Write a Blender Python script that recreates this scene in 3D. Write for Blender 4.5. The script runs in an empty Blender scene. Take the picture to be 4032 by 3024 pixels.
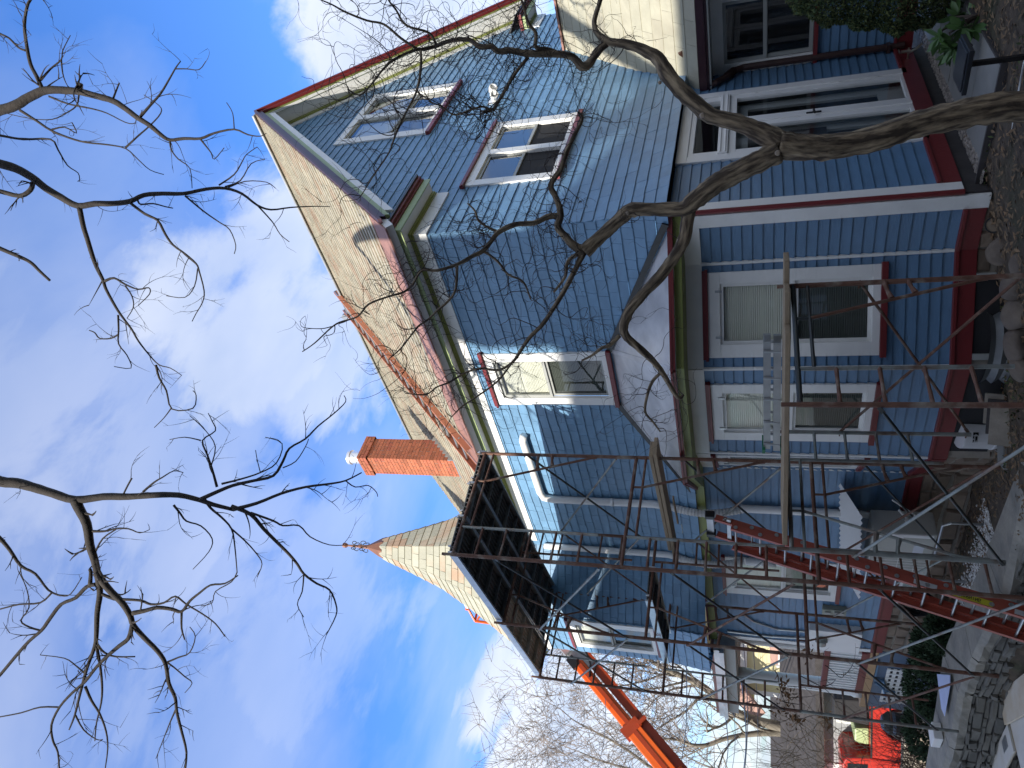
import bpy, bmesh, math, random
from math import sin, cos, pi, radians, sqrt
from mathutils import Vector, Matrix
# ---------------------------------------------------------------- camera, world, sun
scene = bpy.context.scene
COL = scene.collection
FPX, PITCH, ROLL, YAW = 2851.0, 0.3276, -0.0058, 0.7767
def _basis():
    f = Vector((cos(YAW)*cos(PITCH), sin(YAW)*cos(PITCH), sin(PITCH)))
    r = Vector((sin(YAW), -cos(YAW), 0)); u = r.cross(f)
    c, s = cos(ROLL), sin(ROLL)
    return c*r + s*u, -s*r + c*u, f
RT, UP, FW = _basis()
CAM = Vector((-6.6595, -4.1097, 0.0))
cd = bpy.data.cameras.new("camera"); cam = bpy.data.objects.new("camera", cd); COL.objects.link(cam)
X, Y, Z = -UP, RT, -FW            # the photograph was taken with the phone turned on its side
cam.matrix_world = Matrix(((X.x, Y.x, Z.x, CAM.x), (X.y, Y.y, Z.y, CAM.y), (X.z, Y.z, Z.z, CAM.z), (0, 0, 0, 1)))
cd.sensor_width = 36; cd.lens = FPX/4032*36; cd.clip_end = 2000; cd.clip_start = .05
scene.camera = cam
SUN_AZ = Vector((-cos(radians(11)), -sin(radians(11)), 0)); SUN_EL = radians(24)
sd = bpy.data.lights.new("sun", 'SUN'); sun = bpy.data.objects.new("sun", sd); COL.objects.link(sun)
sd.energy = 2.8; sd.angle = radians(.5); sd.color = (1, .94, .85)
tosun = (SUN_AZ*cos(SUN_EL) + Vector((0, 0, sin(SUN_EL)))).normalized()
sun.rotation_euler = tosun.to_track_quat('Z', 'Y').to_euler(); sun.location = (-10, -5, 20)
world = bpy.data.worlds.new("World"); scene.world = world; world.use_nodes = True
def build_world():
    nt = world.node_tree; N = nt.nodes; L = nt.links
    bg = N["Background"]; bg.inputs[1].default_value = .13
    sky = N.new("ShaderNodeTexSky"); sky.sky_type = 'NISHITA'; sky.sun_disc = False
    sky.sun_elevation = SUN_EL; sky.sun_rotation = math.atan2(SUN_AZ.x, SUN_AZ.y)
    sky.air_density = 1.3; sky.dust_density = .3; sky.ozone_density = 3.5
    tc = N.new("ShaderNodeTexCoord")
    # direction -> flat cloud layer above the street
    sep = N.new("ShaderNodeSeparateXYZ"); L.new(tc.outputs['Generated'], sep.inputs[0])
    add = N.new("ShaderNodeMath"); add.operation = 'ADD'; add.inputs[1].default_value = .25; L.new(sep.outputs[2], add.inputs[0])
    mx = N.new("ShaderNodeMath"); mx.operation = 'MAXIMUM'; mx.inputs[1].default_value = .05; L.new(add.outputs[0], mx.inputs[0])
    dv = N.new("ShaderNodeVectorMath"); dv.operation = 'DIVIDE'; L.new(tc.outputs['Generated'], dv.inputs[0])
    cb = N.new("ShaderNodeCombineXYZ"); [L.new(mx.outputs[0], cb.inputs[i]) for i in range(3)]; L.new(cb.outputs[0], dv.inputs[1])
    mp = N.new("ShaderNodeMapping"); L.new(dv.outputs[0], mp.inputs[0])
    mp.inputs['Rotation'].default_value = (0, 0, .5); mp.inputs['Scale'].default_value = (1.0, 1.7, 1); mp.inputs['Location'].default_value = CLOUD_LOC
    n1 = N.new("ShaderNodeTexNoise"); n1.inputs['Scale'].default_value = 1.5; n1.inputs['Detail'].default_value = 9; n1.inputs['Roughness'].default_value = .52; n1.inputs['Distortion'].default_value = .35
    L.new(mp.outputs[0], n1.inputs['Vector'])
    r1 = N.new("ShaderNodeValToRGB"); r1.color_ramp.elements[0].position = .40; r1.color_ramp.elements[1].position = .68
    L.new(n1.outputs[0], r1.inputs[0])
    sc_ = N.new('ShaderNodeMath'); sc_.operation = 'MULTIPLY'; sc_.inputs[1].default_value = .42; L.new(r1.outputs[0], sc_.inputs[0]); acc = sc_.outputs[0]
    # cloud banks standing in their own directions
    for d, w0, w1, amt in CLOUD_BANKS:
        dd = Vector(d).normalized()
        dot = N.new("ShaderNodeVectorMath"); dot.operation = 'DOT_PRODUCT'; dot.inputs[1].default_value = dd
        nrm = N.new("ShaderNodeVectorMath"); nrm.operation = 'NORMALIZE'; L.new(tc.outputs['Generated'], nrm.inputs[0]); L.new(nrm.outputs[0], dot.inputs[0])
        nz = N.new("ShaderNodeTexNoise"); nz.inputs['Scale'].default_value = 3.2; nz.inputs['Detail'].default_value = 10; nz.inputs['Roughness'].default_value = .58; nz.inputs['Distortion'].default_value = .3; L.new(mp.outputs[0], nz.inputs['Vector'])
        ma = N.new("ShaderNodeMath"); ma.operation = 'MULTIPLY_ADD'; ma.inputs[1].default_value = (w1-w0)*4.4; L.new(nz.outputs[0], ma.inputs[0]); L.new(dot.outputs['Value'], ma.inputs[2])
        mr = N.new("ShaderNodeMapRange"); mr.interpolation_type = 'SMOOTHSTEP'; mr.inputs['From Min'].default_value = w0+(w1-w0)*2.2; mr.inputs['From Max'].default_value = w1+(w1-w0)*2.2; mr.inputs['To Max'].default_value = amt
        L.new(ma.outputs[0], mr.inputs['Value'])
        m = N.new("ShaderNodeMath"); m.operation = 'MAXIMUM' if amt > 0 else 'ADD'; m.use_clamp = True
        L.new(acc, m.inputs[0]); L.new(mr.outputs[0], m.inputs[1]); acc = m.outputs[0]
    # cloud colour: white with greyer bellies
    n2 = N.new("ShaderNodeTexNoise"); n2.inputs['Scale'].default_value = 2.2; n2.inputs['Detail'].default_value = 5; L.new(mp.outputs[0], n2.inputs['Vector'])
    r2 = N.new("ShaderNodeValToRGB"); r2.color_ramp.elements[0].position = .3; r2.color_ramp.elements[0].color = CLOUD_DARK; r2.color_ramp.elements[1].position = .7; r2.color_ramp.elements[1].color = CLOUD_LIGHT
    L.new(n2.outputs[0], r2.inputs[0])
    mix = N.new("ShaderNodeMix"); mix.data_type = 'RGBA'
    fac = N.new("ShaderNodeMath"); fac.operation = 'MULTIPLY'; fac.inputs[1].default_value = .85; L.new(acc, fac.inputs[0])
    tint = N.new("ShaderNodeMix"); tint.data_type = 'RGBA'; tint.blend_type = 'MULTIPLY'; tint.inputs[0].default_value = 1; L.new(sky.outputs[0], tint.inputs[6]); tint.inputs[7].default_value = SKY_TINT
    L.new(fac.outputs[0], mix.inputs[0]); L.new(tint.outputs[2], mix.inputs[6]); L.new(r2.outputs[0], mix.inputs[7])
    L.new(mix.outputs[2], bg.inputs[0])
CLOUD_LOC = (.3, .1, 0); CLOUD_DARK = (2.0, 2.3, 2.85, 1); CLOUD_LIGHT = (3.45, 3.5, 3.55, 1); SKY_TINT = (.38, .60, .97, 1)
CLOUD_BANKS = []
def bank(u, v, outer, inner, amt):
    d = RT*((1512-v)/FPX) + UP*((2016-u)/FPX) + FW; CLOUD_BANKS.append((tuple(d), cos(radians(outer)), cos(radians(inner)), amt))
bank(1000, 1130, 11, 3, .80); bank(1330, 1480, 7, 3, .7); bank(600, 1400, 13, 4, .42); bank(100, 1750, 16, 5, .45)
bank(1560, 60, 8, 4, 1.0); bank(1850, -60, 8, 4, .9); bank(2300, 2980, 10, 6, 1.0); bank(1150, 2350, 11, 3, .36); bank(2700, 2900, 9, 3, .9); bank(700, 2900, 10, 3, .3)
for d_, o_, i_, a_ in (((-1, -.9, .75), 62, 40, 1.0), ((-1, .8, .6), 40, 22, .95), ((.6, -1, .55), 34, 20, .9)): CLOUD_BANKS.append((d_, cos(radians(o_+4)), cos(radians(i_)), a_))   # unseen cloud banks added behind the camera to lift and whiten the shade
scene.view_settings.view_transform = 'Standard'; scene.view_settings.look = 'None'; scene.view_settings.gamma = 1
scene.view_settings.exposure = 1.36
scene.cycles.max_bounces = 5; scene.cycles.transparent_max_bounces = 12
# ---------------------------------------------------------------- picture point -> place at a known depth or on a known plane
def ray(u, v): return RT*((1512-v)/FPX) + UP*((2016-u)/FPX) + FW
def at(u, v, d): return CAM + ray(u, v)*d
def on(u, v, n, c):
    n = Vector(n); r = ray(u, v); return CAM + r*((c-n.dot(CAM))/n.dot(r))
build_world_later = build_world
# ---------------------------------------------------------------- helpers
def link(o, parent=None):
    COL.objects.link(o)
    if parent: o.parent = parent
    return o
def tag(o, label=None, cat=None, group=None, kind=None):
    if label: o['label'] = label
    if cat: o['category'] = cat
    if group: o['group'] = group
    if kind: o['kind'] = kind
    return o
def thing(name, label, cat, group=None, loc=(0, 0, 0)):
    o = bpy.data.objects.new(name, None); o.empty_display_size = .2; o.location = loc; link(o)
    return tag(o, label, cat, group)
SPLIT = {'standing_seam', 'basement_window_frame', 'return_roof', 'hinge', 'storm_clip', 'snow_guard', 'black_flashing', 'hook', 'rungs', 'porch_post', 'rubber_end', 'pleat_clip', 'handle_plate', 'top_bracket', 'sill_cap'}
class MB:
    def __init__(s): s.v = []; s.f = []; s.lim = {}
    def face(s, pts):
        n = len(s.v); s.v += [tuple(p) for p in pts]; s.f.append(list(range(n, n+len(pts)))); return s
    def box(s, x0, x1, y0, y1, z0, z1):
        return s.hexa([(x0, y0, z0), (x1, y0, z0), (x1, y1, z0), (x0, y1, z0), (x0, y0, z1), (x1, y0, z1), (x1, y1, z1), (x0, y1, z1)])
    def hexa(s, p):
        n = len(s.v); s.v += [tuple(q) for q in p]
        s.f += [[n+i for i in q] for q in ((0, 3, 2, 1), (4, 5, 6, 7), (0, 1, 5, 4), (1, 2, 6, 5), (2, 3, 7, 6), (3, 0, 4, 7))]; return s
    def bar(s, p, q, w, h, up=(0, 0, 1)):
        p, q = Vector(p), Vector(q); d = (q-p).normalized(); up = Vector(up)
        a = d.cross(up); a = a.normalized() if a.length > 1e-4 else Vector((1, 0, 0)); b = a.cross(d)
        a *= w/2; b *= h/2
        return s.hexa([p-a-b, p+a-b, p+a+b, p-a+b, q-a-b, q+a-b, q+a+b, q-a+b])
    def tube(s, pts, rad, n=8, cap=True, jit=0):
        pts = [Vector(p) for p in pts]; m = len(pts)
        if not hasattr(rad, '__len__'): rad = [rad]*m
        b0 = len(s.v); ref = None
        run_ = 0
        for i, p in enumerate(pts):
            if i: run_ += (p-pts[i-1]).length
            d = (pts[min(i+1, m-1)]-pts[max(i-1, 0)]).normalized()
            if ref is None: ref = d.orthogonal().normalized()
            a = (ref-d*ref.dot(d)); a = a.normalized() if a.length > 1e-5 else d.orthogonal().normalized(); ref = a; b = d.cross(a)
            for k in range(n):
                th = 2*pi*k/n; r = rad[i]*(1+(random.uniform(-jit, jit) if jit else 0))
                s.lim[len(s.v)] = (rad[i]*cos(th), rad[i]*sin(th), run_*.2); s.v.append(tuple(p+(a*cos(th)+b*sin(th))*r))
        for i in range(m-1):
            for k in range(n):
                s.f.append([b0+i*n+k, b0+i*n+(k+1) % n, b0+(i+1)*n+(k+1) % n, b0+(i+1)*n+k])
        if cap: s.f.append([b0+k for k in range(n)][::-1]); s.f.append([b0+(m-1)*n+k for k in range(n)])
        return s
    def prism(s, poly, h0, h1, fn=lambda x, y, h: (x, y, h)):
        n = len(poly); b = len(s.v)
        s.v += [tuple(fn(x, y, h0)) for x, y in poly]+[tuple(fn(x, y, h1)) for x, y in poly]
        s.f.append([b+i for i in range(n)][::-1]); s.f.append([b+n+i for i in range(n)])
        for i in range(n): s.f.append([b+i, b+(i+1) % n, b+n+(i+1) % n, b+n+i])
        return s
    def lathe(s, prof, c, n=20, ax=(0, 0, 1)):
        c = Vector(c); ax = Vector(ax).normalized(); a = ax.orthogonal().normalized(); b = ax.cross(a); b0 = len(s.v)
        for r, h in prof:
            for k in range(n): th = 2*pi*k/n; s.v.append(tuple(c+ax*h+(a*cos(th)+b*sin(th))*r))
        for i in range(len(prof)-1):
            for k in range(n): s.f.append([b0+i*n+k, b0+i*n+(k+1) % n, b0+(i+1)*n+(k+1) % n, b0+(i+1)*n+k])
        s.f.append([b0+k for k in range(n)][::-1]); s.f.append([b0+(len(prof)-1)*n+k for k in range(n)])
        return s
    def build(s, name, mat, parent=None, smooth=False, bevel=0):
        if name in SPLIT:
            par = list(range(len(s.v)))
            def fd(i):
                while par[i] != i: par[i] = par[par[i]]; i = par[i]
                return i
            for f in s.f:
                for k in f[1:]: par[fd(k)] = fd(f[0])
            gr = {}
            for f in s.f: gr.setdefault(fd(f[0]), []).append(f)
            if len(gr) > 1:
                o = None
                for fs_ in gr.values():
                    ids = sorted({k for f in fs_ for k in f}); mp_ = {k: i for i, k in enumerate(ids)}; m = MB(); m.v = [s.v[k] for k in ids]; m.f = [[mp_[k] for k in f] for f in fs_]; o = m._build(name, mat, parent, smooth, bevel)
                return o
        return s._build(name, mat, parent, smooth, bevel)
    def _build(s, name, mat, parent=None, smooth=False, bevel=0):
        me = bpy.data.meshes.new(name); me.from_pydata(s.v, [], s.f); me.update()
        bm = bmesh.new(); bm.from_mesh(me); bmesh.ops.recalc_face_normals(bm, faces=bm.faces); bm.to_mesh(me); bm.free()
        me.materials.append(mat)
        if smooth and len(s.lim) == len(s.v):
            at_ = me.attributes.new('lim', 'FLOAT_VECTOR', 'POINT'); at_.data.foreach_set('vector', [c for i in range(len(s.v)) for c in s.lim[i]])
        if smooth: me.polygons.foreach_set('use_smooth', [True]*len(me.polygons))
        o = bpy.data.objects.new(name, me); link(o, parent)
        if bevel:
            b = o.modifiers.new('bevel', 'BEVEL'); b.width = bevel; b.segments = 2; b.limit_method = 'ANGLE'
        return o
class Fr:
    """a wall frame: a along, b up, d out of the wall"""
    def __init__(s, o, a, n, b=(0, 0, 1)):
        s.o = Vector(o); s.a = Vector(a).normalized(); s.n = Vector(n).normalized(); s.b = Vector(b).normalized()
    def p(s, a, b, d=0): return s.o+s.a*a+s.b*b+s.n*d
    def box(s, mb, a0, a1, b0, b1, d0, d1):
        return mb.hexa([s.p(a0, b0, d0), s.p(a1, b0, d0), s.p(a1, b0, d1), s.p(a0, b0, d1), s.p(a0, b1, d0), s.p(a1, b1, d0), s.p(a1, b1, d1), s.p(a0, b1, d1)])
    def quad(s, mb, a0, a1, b0, b1, d): return mb.face([s.p(a0, b0, d), s.p(a1, b0, d), s.p(a1, b1, d), s.p(a0, b1, d)])
    def poly(s, mb, pts, d0, d1): return mb.prism(pts, d0, d1, lambda x, y, h: s.p(x, y, h))
def clip(poly, nx, ny, c):          # keep nx*x+ny*y <= c
    out = []
    for i in range(len(poly)):
        P, Q = poly[i], poly[(i+1) % len(poly)]
        a, b = nx*P[0]+ny*P[1]-c, nx*Q[0]+ny*Q[1]-c
        if a <= 0: out.append(P)
        if (a < 0 < b) or (b < 0 < a):
            t = a/(a-b); out.append((P[0]+(Q[0]-P[0])*t, P[1]+(Q[1]-P[1])*t))
    return out
def courses(mb, F, poly, z0, exp, butt, holes=(), off=lambda z: 0, width=None, rng=None, rag=0, gap=.003, ext=(0, 0), jit=.0015):
    """overlapping courses of boards, shingles or slates laid over a wall or roof plane"""
    rng = rng or random.Random(3); zt = max(p[1] for p in poly); xs = [p[0] for p in poly]; z = z0; k = 0
    while z < zt-.005:
        z1 = z+exp; strips = [(min(xs)-.5, max(xs)+.5)]
        for (h0, h1, g0, g1) in holes:
            if g0-.01 < z+exp*.5 < g1+.01:
                ns = []
                for (a, b) in strips:
                    if h1 <= a or h0 >= b: ns.append((a, b)); continue
                    if h0 > a: ns.append((a, h0))
                    if h1 < b: ns.append((h1, b))
                strips = ns
        for (a, b) in strips:
            segs = [(a, b)]
            if width:
                segs = []; x = a-rng.uniform(0, width[1])
                while x < b:
                    w = rng.uniform(*width); segs.append((max(a, x), min(b, x+w-gap))); x += w
            for (p, q) in segs:
                if q-p < .005: continue
                rg = rng.uniform(-rag, rag) if rag else 0
                pl = [(p, z+rg), (q, z+rg), (q, z1+.004), (p, z1+.004)]
                if off(z): e0, e1 = ext[0]*off(z), ext[1]*off(z)
                else: e0 = e1 = 0
                P2 = poly
                if e0 or e1:
                    mn, mxx = min(xs), max(xs); P2 = [((X-e0) if abs(X-mn) < 1e-4 else (X+e1) if abs(X-mxx) < 1e-4 else X, Y) for X, Y in poly]
                for i in range(len(P2)):
                    A, B = P2[i], P2[(i+1) % len(P2)]; nx, ny = B[1]-A[1], -(B[0]-A[0]); l = math.hypot(nx, ny)
                    if l < 1e-9: continue
                    pl = clip(pl, nx/l, ny/l, (nx*A[0]+ny*A[1])/l)
                    if len(pl) < 3: break
                if len(pl) < 3: continue
                jt = rng.uniform(-jit, jit) if width else 0
                def D(zz):
                    t = min(1, max(0, (zz-z)/exp)); return (off(z)*(1-t)+off(z1)*t)+butt*(1-t)+jt+.001
                top = [F.p(x, zz, D(zz)) for x, zz in pl]; n = len(mb.v); m = len(pl)
                bot = [F.p(x, zz, D(zz)-butt-.003) for x, zz in pl]
                mb.v += [tuple(v) for v in top+bot]; mb.f.append([n+i for i in range(m)])
                for i in range(m):
                    j = (i+1) % m; mb.f.append([n+j, n+i, n+m+i, n+m+j])
        z = z1; k += 1
    return mb
# ---------------------------------------------------------------- materials
def mat(name, col, rough=.6, var=.0, vscale=8, bump=0, bscale=60, metal=0, island=0, col2=None, c2=.5, c2scale=3, spec=.5, stretch=None, limb=False):
    m = bpy.data.materials.new(name); m.use_nodes = True; nt = m.node_tree; N = nt.nodes; L = nt.links; b = N['Principled BSDF']
    b.inputs['Roughness'].default_value = rough; b.inputs['Metallic'].default_value = metal; b.inputs['Specular IOR Level'].default_value = spec
    b.inputs['Base Color'].default_value = (*col, 1)
    tc = N.new('ShaderNodeTexCoord'); vec = tc.outputs['Object']
    if limb:
        an = N.new('ShaderNodeAttribute'); an.attribute_name = 'lim'; vec = an.outputs['Vector']
    if stretch:
        mp = N.new('ShaderNodeMapping'); mp.inputs['Scale'].default_value = stretch; L.new(vec, mp.inputs[0]); vec = mp.outputs[0]
    cur = None
    def rgb(c): n = N.new('ShaderNodeRGB'); n.outputs[0].default_value = (*c, 1); return n.outputs[0]
    cur = rgb(col)
    if col2:
        nz = N.new('ShaderNodeTexNoise'); nz.inputs['Scale'].default_value = c2scale; nz.inputs['Detail'].default_value = 6; L.new(vec, nz.inputs['Vector'])
        src = nz.outputs[0]
        if island:
            g = N.new('ShaderNodeNewGeometry'); w = N.new('ShaderNodeMath'); w.operation = 'MULTIPLY_ADD'; w.inputs[1].default_value = .6; w.inputs[2].default_value = -.3; L.new(g.outputs['Random Per Island'], w.inputs[0])
            ad = N.new('ShaderNodeMath'); ad.operation = 'ADD'; L.new(src, ad.inputs[0]); L.new(w.outputs[0], ad.inputs[1]); src = ad.outputs[0]
        r = N.new('ShaderNodeValToRGB'); r.color_ramp.elements[0].position = c2-.13; r.color_ramp.elements[1].position = c2+.13; L.new(src, r.inputs[0])
        mx = N.new('ShaderNodeMix'); mx.data_type = 'RGBA'; L.new(r.outputs[0], mx.inputs[0]); L.new(cur, mx.inputs[6]); L.new(rgb(col2), mx.inputs[7]); cur = mx.outputs[2]
    fac = None
    if var:
        nz = N.new('ShaderNodeTexNoise'); nz.inputs['Scale'].default_value = vscale; nz.inputs['Detail'].default_value = 5; L.new(vec, nz.inputs['Vector'])
        mr = N.new('ShaderNodeMapRange'); mr.inputs['From Min'].default_value = .25; mr.inputs['From Max'].default_value = .75; mr.inputs['To Min'].default_value = 1-var; mr.inputs['To Max'].default_value = 1+var; L.new(nz.outputs[0], mr.inputs['Value']); fac = mr.outputs[0]
    if island:
        g = N.new('ShaderNodeNewGeometry'); mr = N.new('ShaderNodeMapRange'); mr.inputs['To Min'].default_value = 1-island; mr.inputs['To Max'].default_value = 1+island; L.new(g.outputs['Random Per Island'], mr.inputs['Value'])
        if fac is not None: q = N.new('ShaderNodeMath'); q.operation = 'MULTIPLY'; L.new(fac, q.inputs[0]); L.new(mr.outputs[0], q.inputs[1]); fac = q.outputs[0]
        else: fac = mr.outputs[0]
    if fac is not None:
        cb = N.new('ShaderNodeCombineColor'); [L.new(fac, cb.inputs[i]) for i in range(3)]
        mx = N.new('ShaderNodeMix'); mx.data_type = 'RGBA'; mx.blend_type = 'MULTIPLY'; mx.inputs[0].default_value = 1; L.new(cur, mx.inputs[6]); L.new(cb.outputs[0], mx.inputs[7]); cur = mx.outputs[2]
    L.new(cur, b.inputs['Base Color'])
    if bump:
        nz = N.new('ShaderNodeTexNoise'); nz.inputs['Scale'].default_value = bscale; nz.inputs['Detail'].default_value = 6; L.new(vec, nz.inputs['Vector'])
        bp = N.new('ShaderNodeBump'); bp.inputs['Strength'].default_value = min(1, bump); bp.inputs['Distance'].default_value = .01*max(1, bump); L.new(nz.outputs[0], bp.inputs['Height']); L.new(bp.outputs[0], b.inputs['Normal'])
    return m
def glassmat(name, tint=(.90, .93, .93)):
    m = bpy.data.materials.new(name); m.use_nodes = True; nt = m.node_tree; N = nt.nodes; L = nt.links; N.remove(N['Principled BSDF'])
    tr = N.new('ShaderNodeBsdfTransparent'); tr.inputs[0].default_value = (*tint, 1); gl = N.new('ShaderNodeBsdfGlossy'); gl.inputs['Roughness'].default_value = .02
    lw = N.new('ShaderNodeLayerWeight'); lw.inputs[0].default_value = .5; pw = N.new('ShaderNodeMath'); pw.operation = 'POWER'; pw.inputs[1].default_value = 3.2; L.new(lw.outputs['Facing'], pw.inputs[0])
    fr = N.new('ShaderNodeMath'); fr.operation = 'MULTIPLY_ADD'; fr.inputs[1].default_value = .85; fr.inputs[2].default_value = .07; L.new(pw.outputs[0], fr.inputs[0]); mx = N.new('ShaderNodeMixShader')
    nz = N.new('ShaderNodeTexNoise'); nz.inputs['Scale'].default_value = 1.2; tc = N.new('ShaderNodeTexCoord'); L.new(tc.outputs['Object'], nz.inputs['Vector'])
    bp = N.new('ShaderNodeBump'); bp.inputs['Strength'].default_value = .15; bp.inputs['Distance'].default_value = .02; L.new(nz.outputs[0], bp.inputs['Height']); L.new(bp.outputs[0], gl.inputs['Normal'])
    L.new(fr.outputs[0], mx.inputs[0]); L.new(tr.outputs[0], mx.inputs[1]); L.new(gl.outputs[0], mx.inputs[2]); L.new(mx.outputs[0], N['Material Output'].inputs[0])
    return m
BLUE = (.135, .265, .41)
M = dict(
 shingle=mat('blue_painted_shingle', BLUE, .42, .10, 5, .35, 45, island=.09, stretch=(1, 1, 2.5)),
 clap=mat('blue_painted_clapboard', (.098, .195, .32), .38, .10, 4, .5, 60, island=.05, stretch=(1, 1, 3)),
 white=mat('white_trim_paint', (.78, .78, .75), .45, .05, 5, .25, 40),
 white2=mat('white_vinyl', (.80, .80, .78), .35, .03, 3),
 red=mat('dark_red_paint', (.165, .021, .023), .4, .08, 6, .2, 40),
 olive=mat('olive_green_paint', (.24, .27, .065), .45, .07, 5, .2, 40),
 green=mat('pale_green_paint', (.34, .42, .20), .45, .05, 5, .2, 40),
 gutter=mat('dark_gutter_metal', (.05, .02, .028), .35, .1, 6, metal=.2),
 brown=mat('brown_downspout', (.055, .028, .024), .4, .1, 6),
 black=mat('black_membrane', (.012, .012, .014), .35, .2, 9),
 silver=mat('galvanised_sheet', (.60, .60, .61), .38, .14, 4, 1.6, 3, metal=.45, col2=(.72, .72, .73), c2=.6, c2scale=2),
 slate=mat('cream_slate', (.385, .355, .275), .75, .12, 9, .6, 25, island=.20, col2=(.29, .225, .165), c2=.64, c2scale=1.6, stretch=(1, 1, 1)),
 slate2=mat('weathered_grey_green_slate', (.40, .385, .30), .8, .10, 5, .6, 20, island=.10, col2=(.33, .31, .24), c2=.55, c2scale=2),
 slateT=mat('turret_slate', (.38, .37, .285), .7, .08, 7, .5, 20, island=.14, col2=(.36, .25, .165), c2=.70, c2scale=1.8, stretch=(1, 1, .5)),
 copper=mat('pinkish_brown_roof_metal', (.29, .15, .12), .6, .15, 5, metal=.1),
 glass=glassmat('window_glass'), screen=glassmat('screened_glass', (.30, .33, .34)), dark=mat('dark_interior', (.02, .02, .022), .9), blind=mat('pleated_shade', (.74, .72, .62), .8, .04, 4),
 interior=mat('grey_interior', (.16, .17, .17), .9, .2, 2),
 stone=mat('brown_foundation_stone', (.20, .15, .11), .85, .25, 4, .8, 14, island=.2), mortar=mat('pale_mortar', (.26, .23, .19), .9, .2, 8, .8, 30),
 fstone=mat('dark_foundation', (.05, .045, .045), .9, .3, 5, .6, 18),
 steel=mat('galvanised_pipe', (.26, .28, .26), .5, .25, 9, .2, 30, metal=.5, col2=(.16, .075, .04), c2=.62, c2scale=5),
 rust=mat('rusty_pipe', (.135, .065, .042), .75, .3, 12, .5, 50, col2=(.24, .22, .18), c2=.64, c2scale=6),
 dpipe=mat('dark_painted_brace', (.025, .03, .03), .5, .2, 8, col2=(.12, .05, .03), c2=.72, c2scale=5),
 deck=mat('dark_aluminium_deck', (.11, .12, .12), .55, .2, 6, metal=.2),
 alu=mat('mill_aluminium', (.42, .43, .43), .38, .15, 8, metal=.8),
 plank=mat('weathered_plank', (.30, .23, .15), .8, .15, 5, .5, 30, stretch=(6, .6, 6)),
 ply=mat('pale_plywood', (.56, .45, .30), .7, .12, 2, .2, 20, col2=(.62, .58, .50), c2=.5, c2scale=2),
 lred=mat('orange_red_fibreglass', (.36, .080, .050), .42, .10, 6, .15, 50),
 brick=None, bark=mat('rough_grey_brown_bark', (.40, .31, .20), .95, .3, 9, 3.6, 28, limb=True, col2=(.075, .055, .038), c2=.47, c2scale=27),
 twig=mat('dark_twig', (.055, .040, .032), .9, .25, 10, .6, 40),
 sbark=mat('dark_grey_bark', (.036, .030, .026), .9, .3, 8, .8, 30), fbark=mat('pale_grey_tan_bark', (.27, .24, .19), .9, .25, 3, .5, 12, col2=(.15, .13, .10), c2=.5, c2scale=1.5),
 orange=mat('orange_lift_paint', (.80, .13, .015), .38, .05, 3), dkorange=mat('red_orange_lift_inner', (.35, .045, .01), .4, .1, 3),
)
# ================================================================ THE HOUSE
house = thing('blue_house', 'blue shingled house with cream slate roof, white trim and dark red base', 'house', loc=(0, 0, -2))
house.location = (0, 0, 0)
rg = random.Random(11)
FA = Fr((0, 0, 0), (1, 0, 0), (0, -1, 0)); FB = Fr((0, 0, 0), (0, 1, 0), (-1, 0, 0)); FE = Fr((3.385, 0, 0), (0, -1, 0), (-1, 0, 0))
n2 = Vector((-.95, -.62, 0)).normalized(); F2 = Fr((0, .63, 0), (-.62, .97, 0), (-.97, -.62, 0)); L2 = math.hypot(.62, .97)
F3 = Fr((-.62, 0, 0), (0, 1, 0), (-1, 0, 0)); F4 = Fr((-.62, 3.02, 0), (.64, 1.05, 0), (-1.05, .64, 0)); L4 = 1.22
TC, TZ = (.57, 7.8), 3.9
r2 = sqrt(.5)
FC = Fr((0, 6.35, 0), (-1, 1, 0), (-1, -1, 0)); FT = Fr((-.88, 0, 0), (0, 1, 0), (-1, 0, 0)); FU = Fr((-.88, 8.4, 0), (1, 1, 0), (-1, 1, 0))
def flare(z): return .13*max(0, (1.75-z)/.87)**1.6 if z < 1.75 else 0
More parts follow.
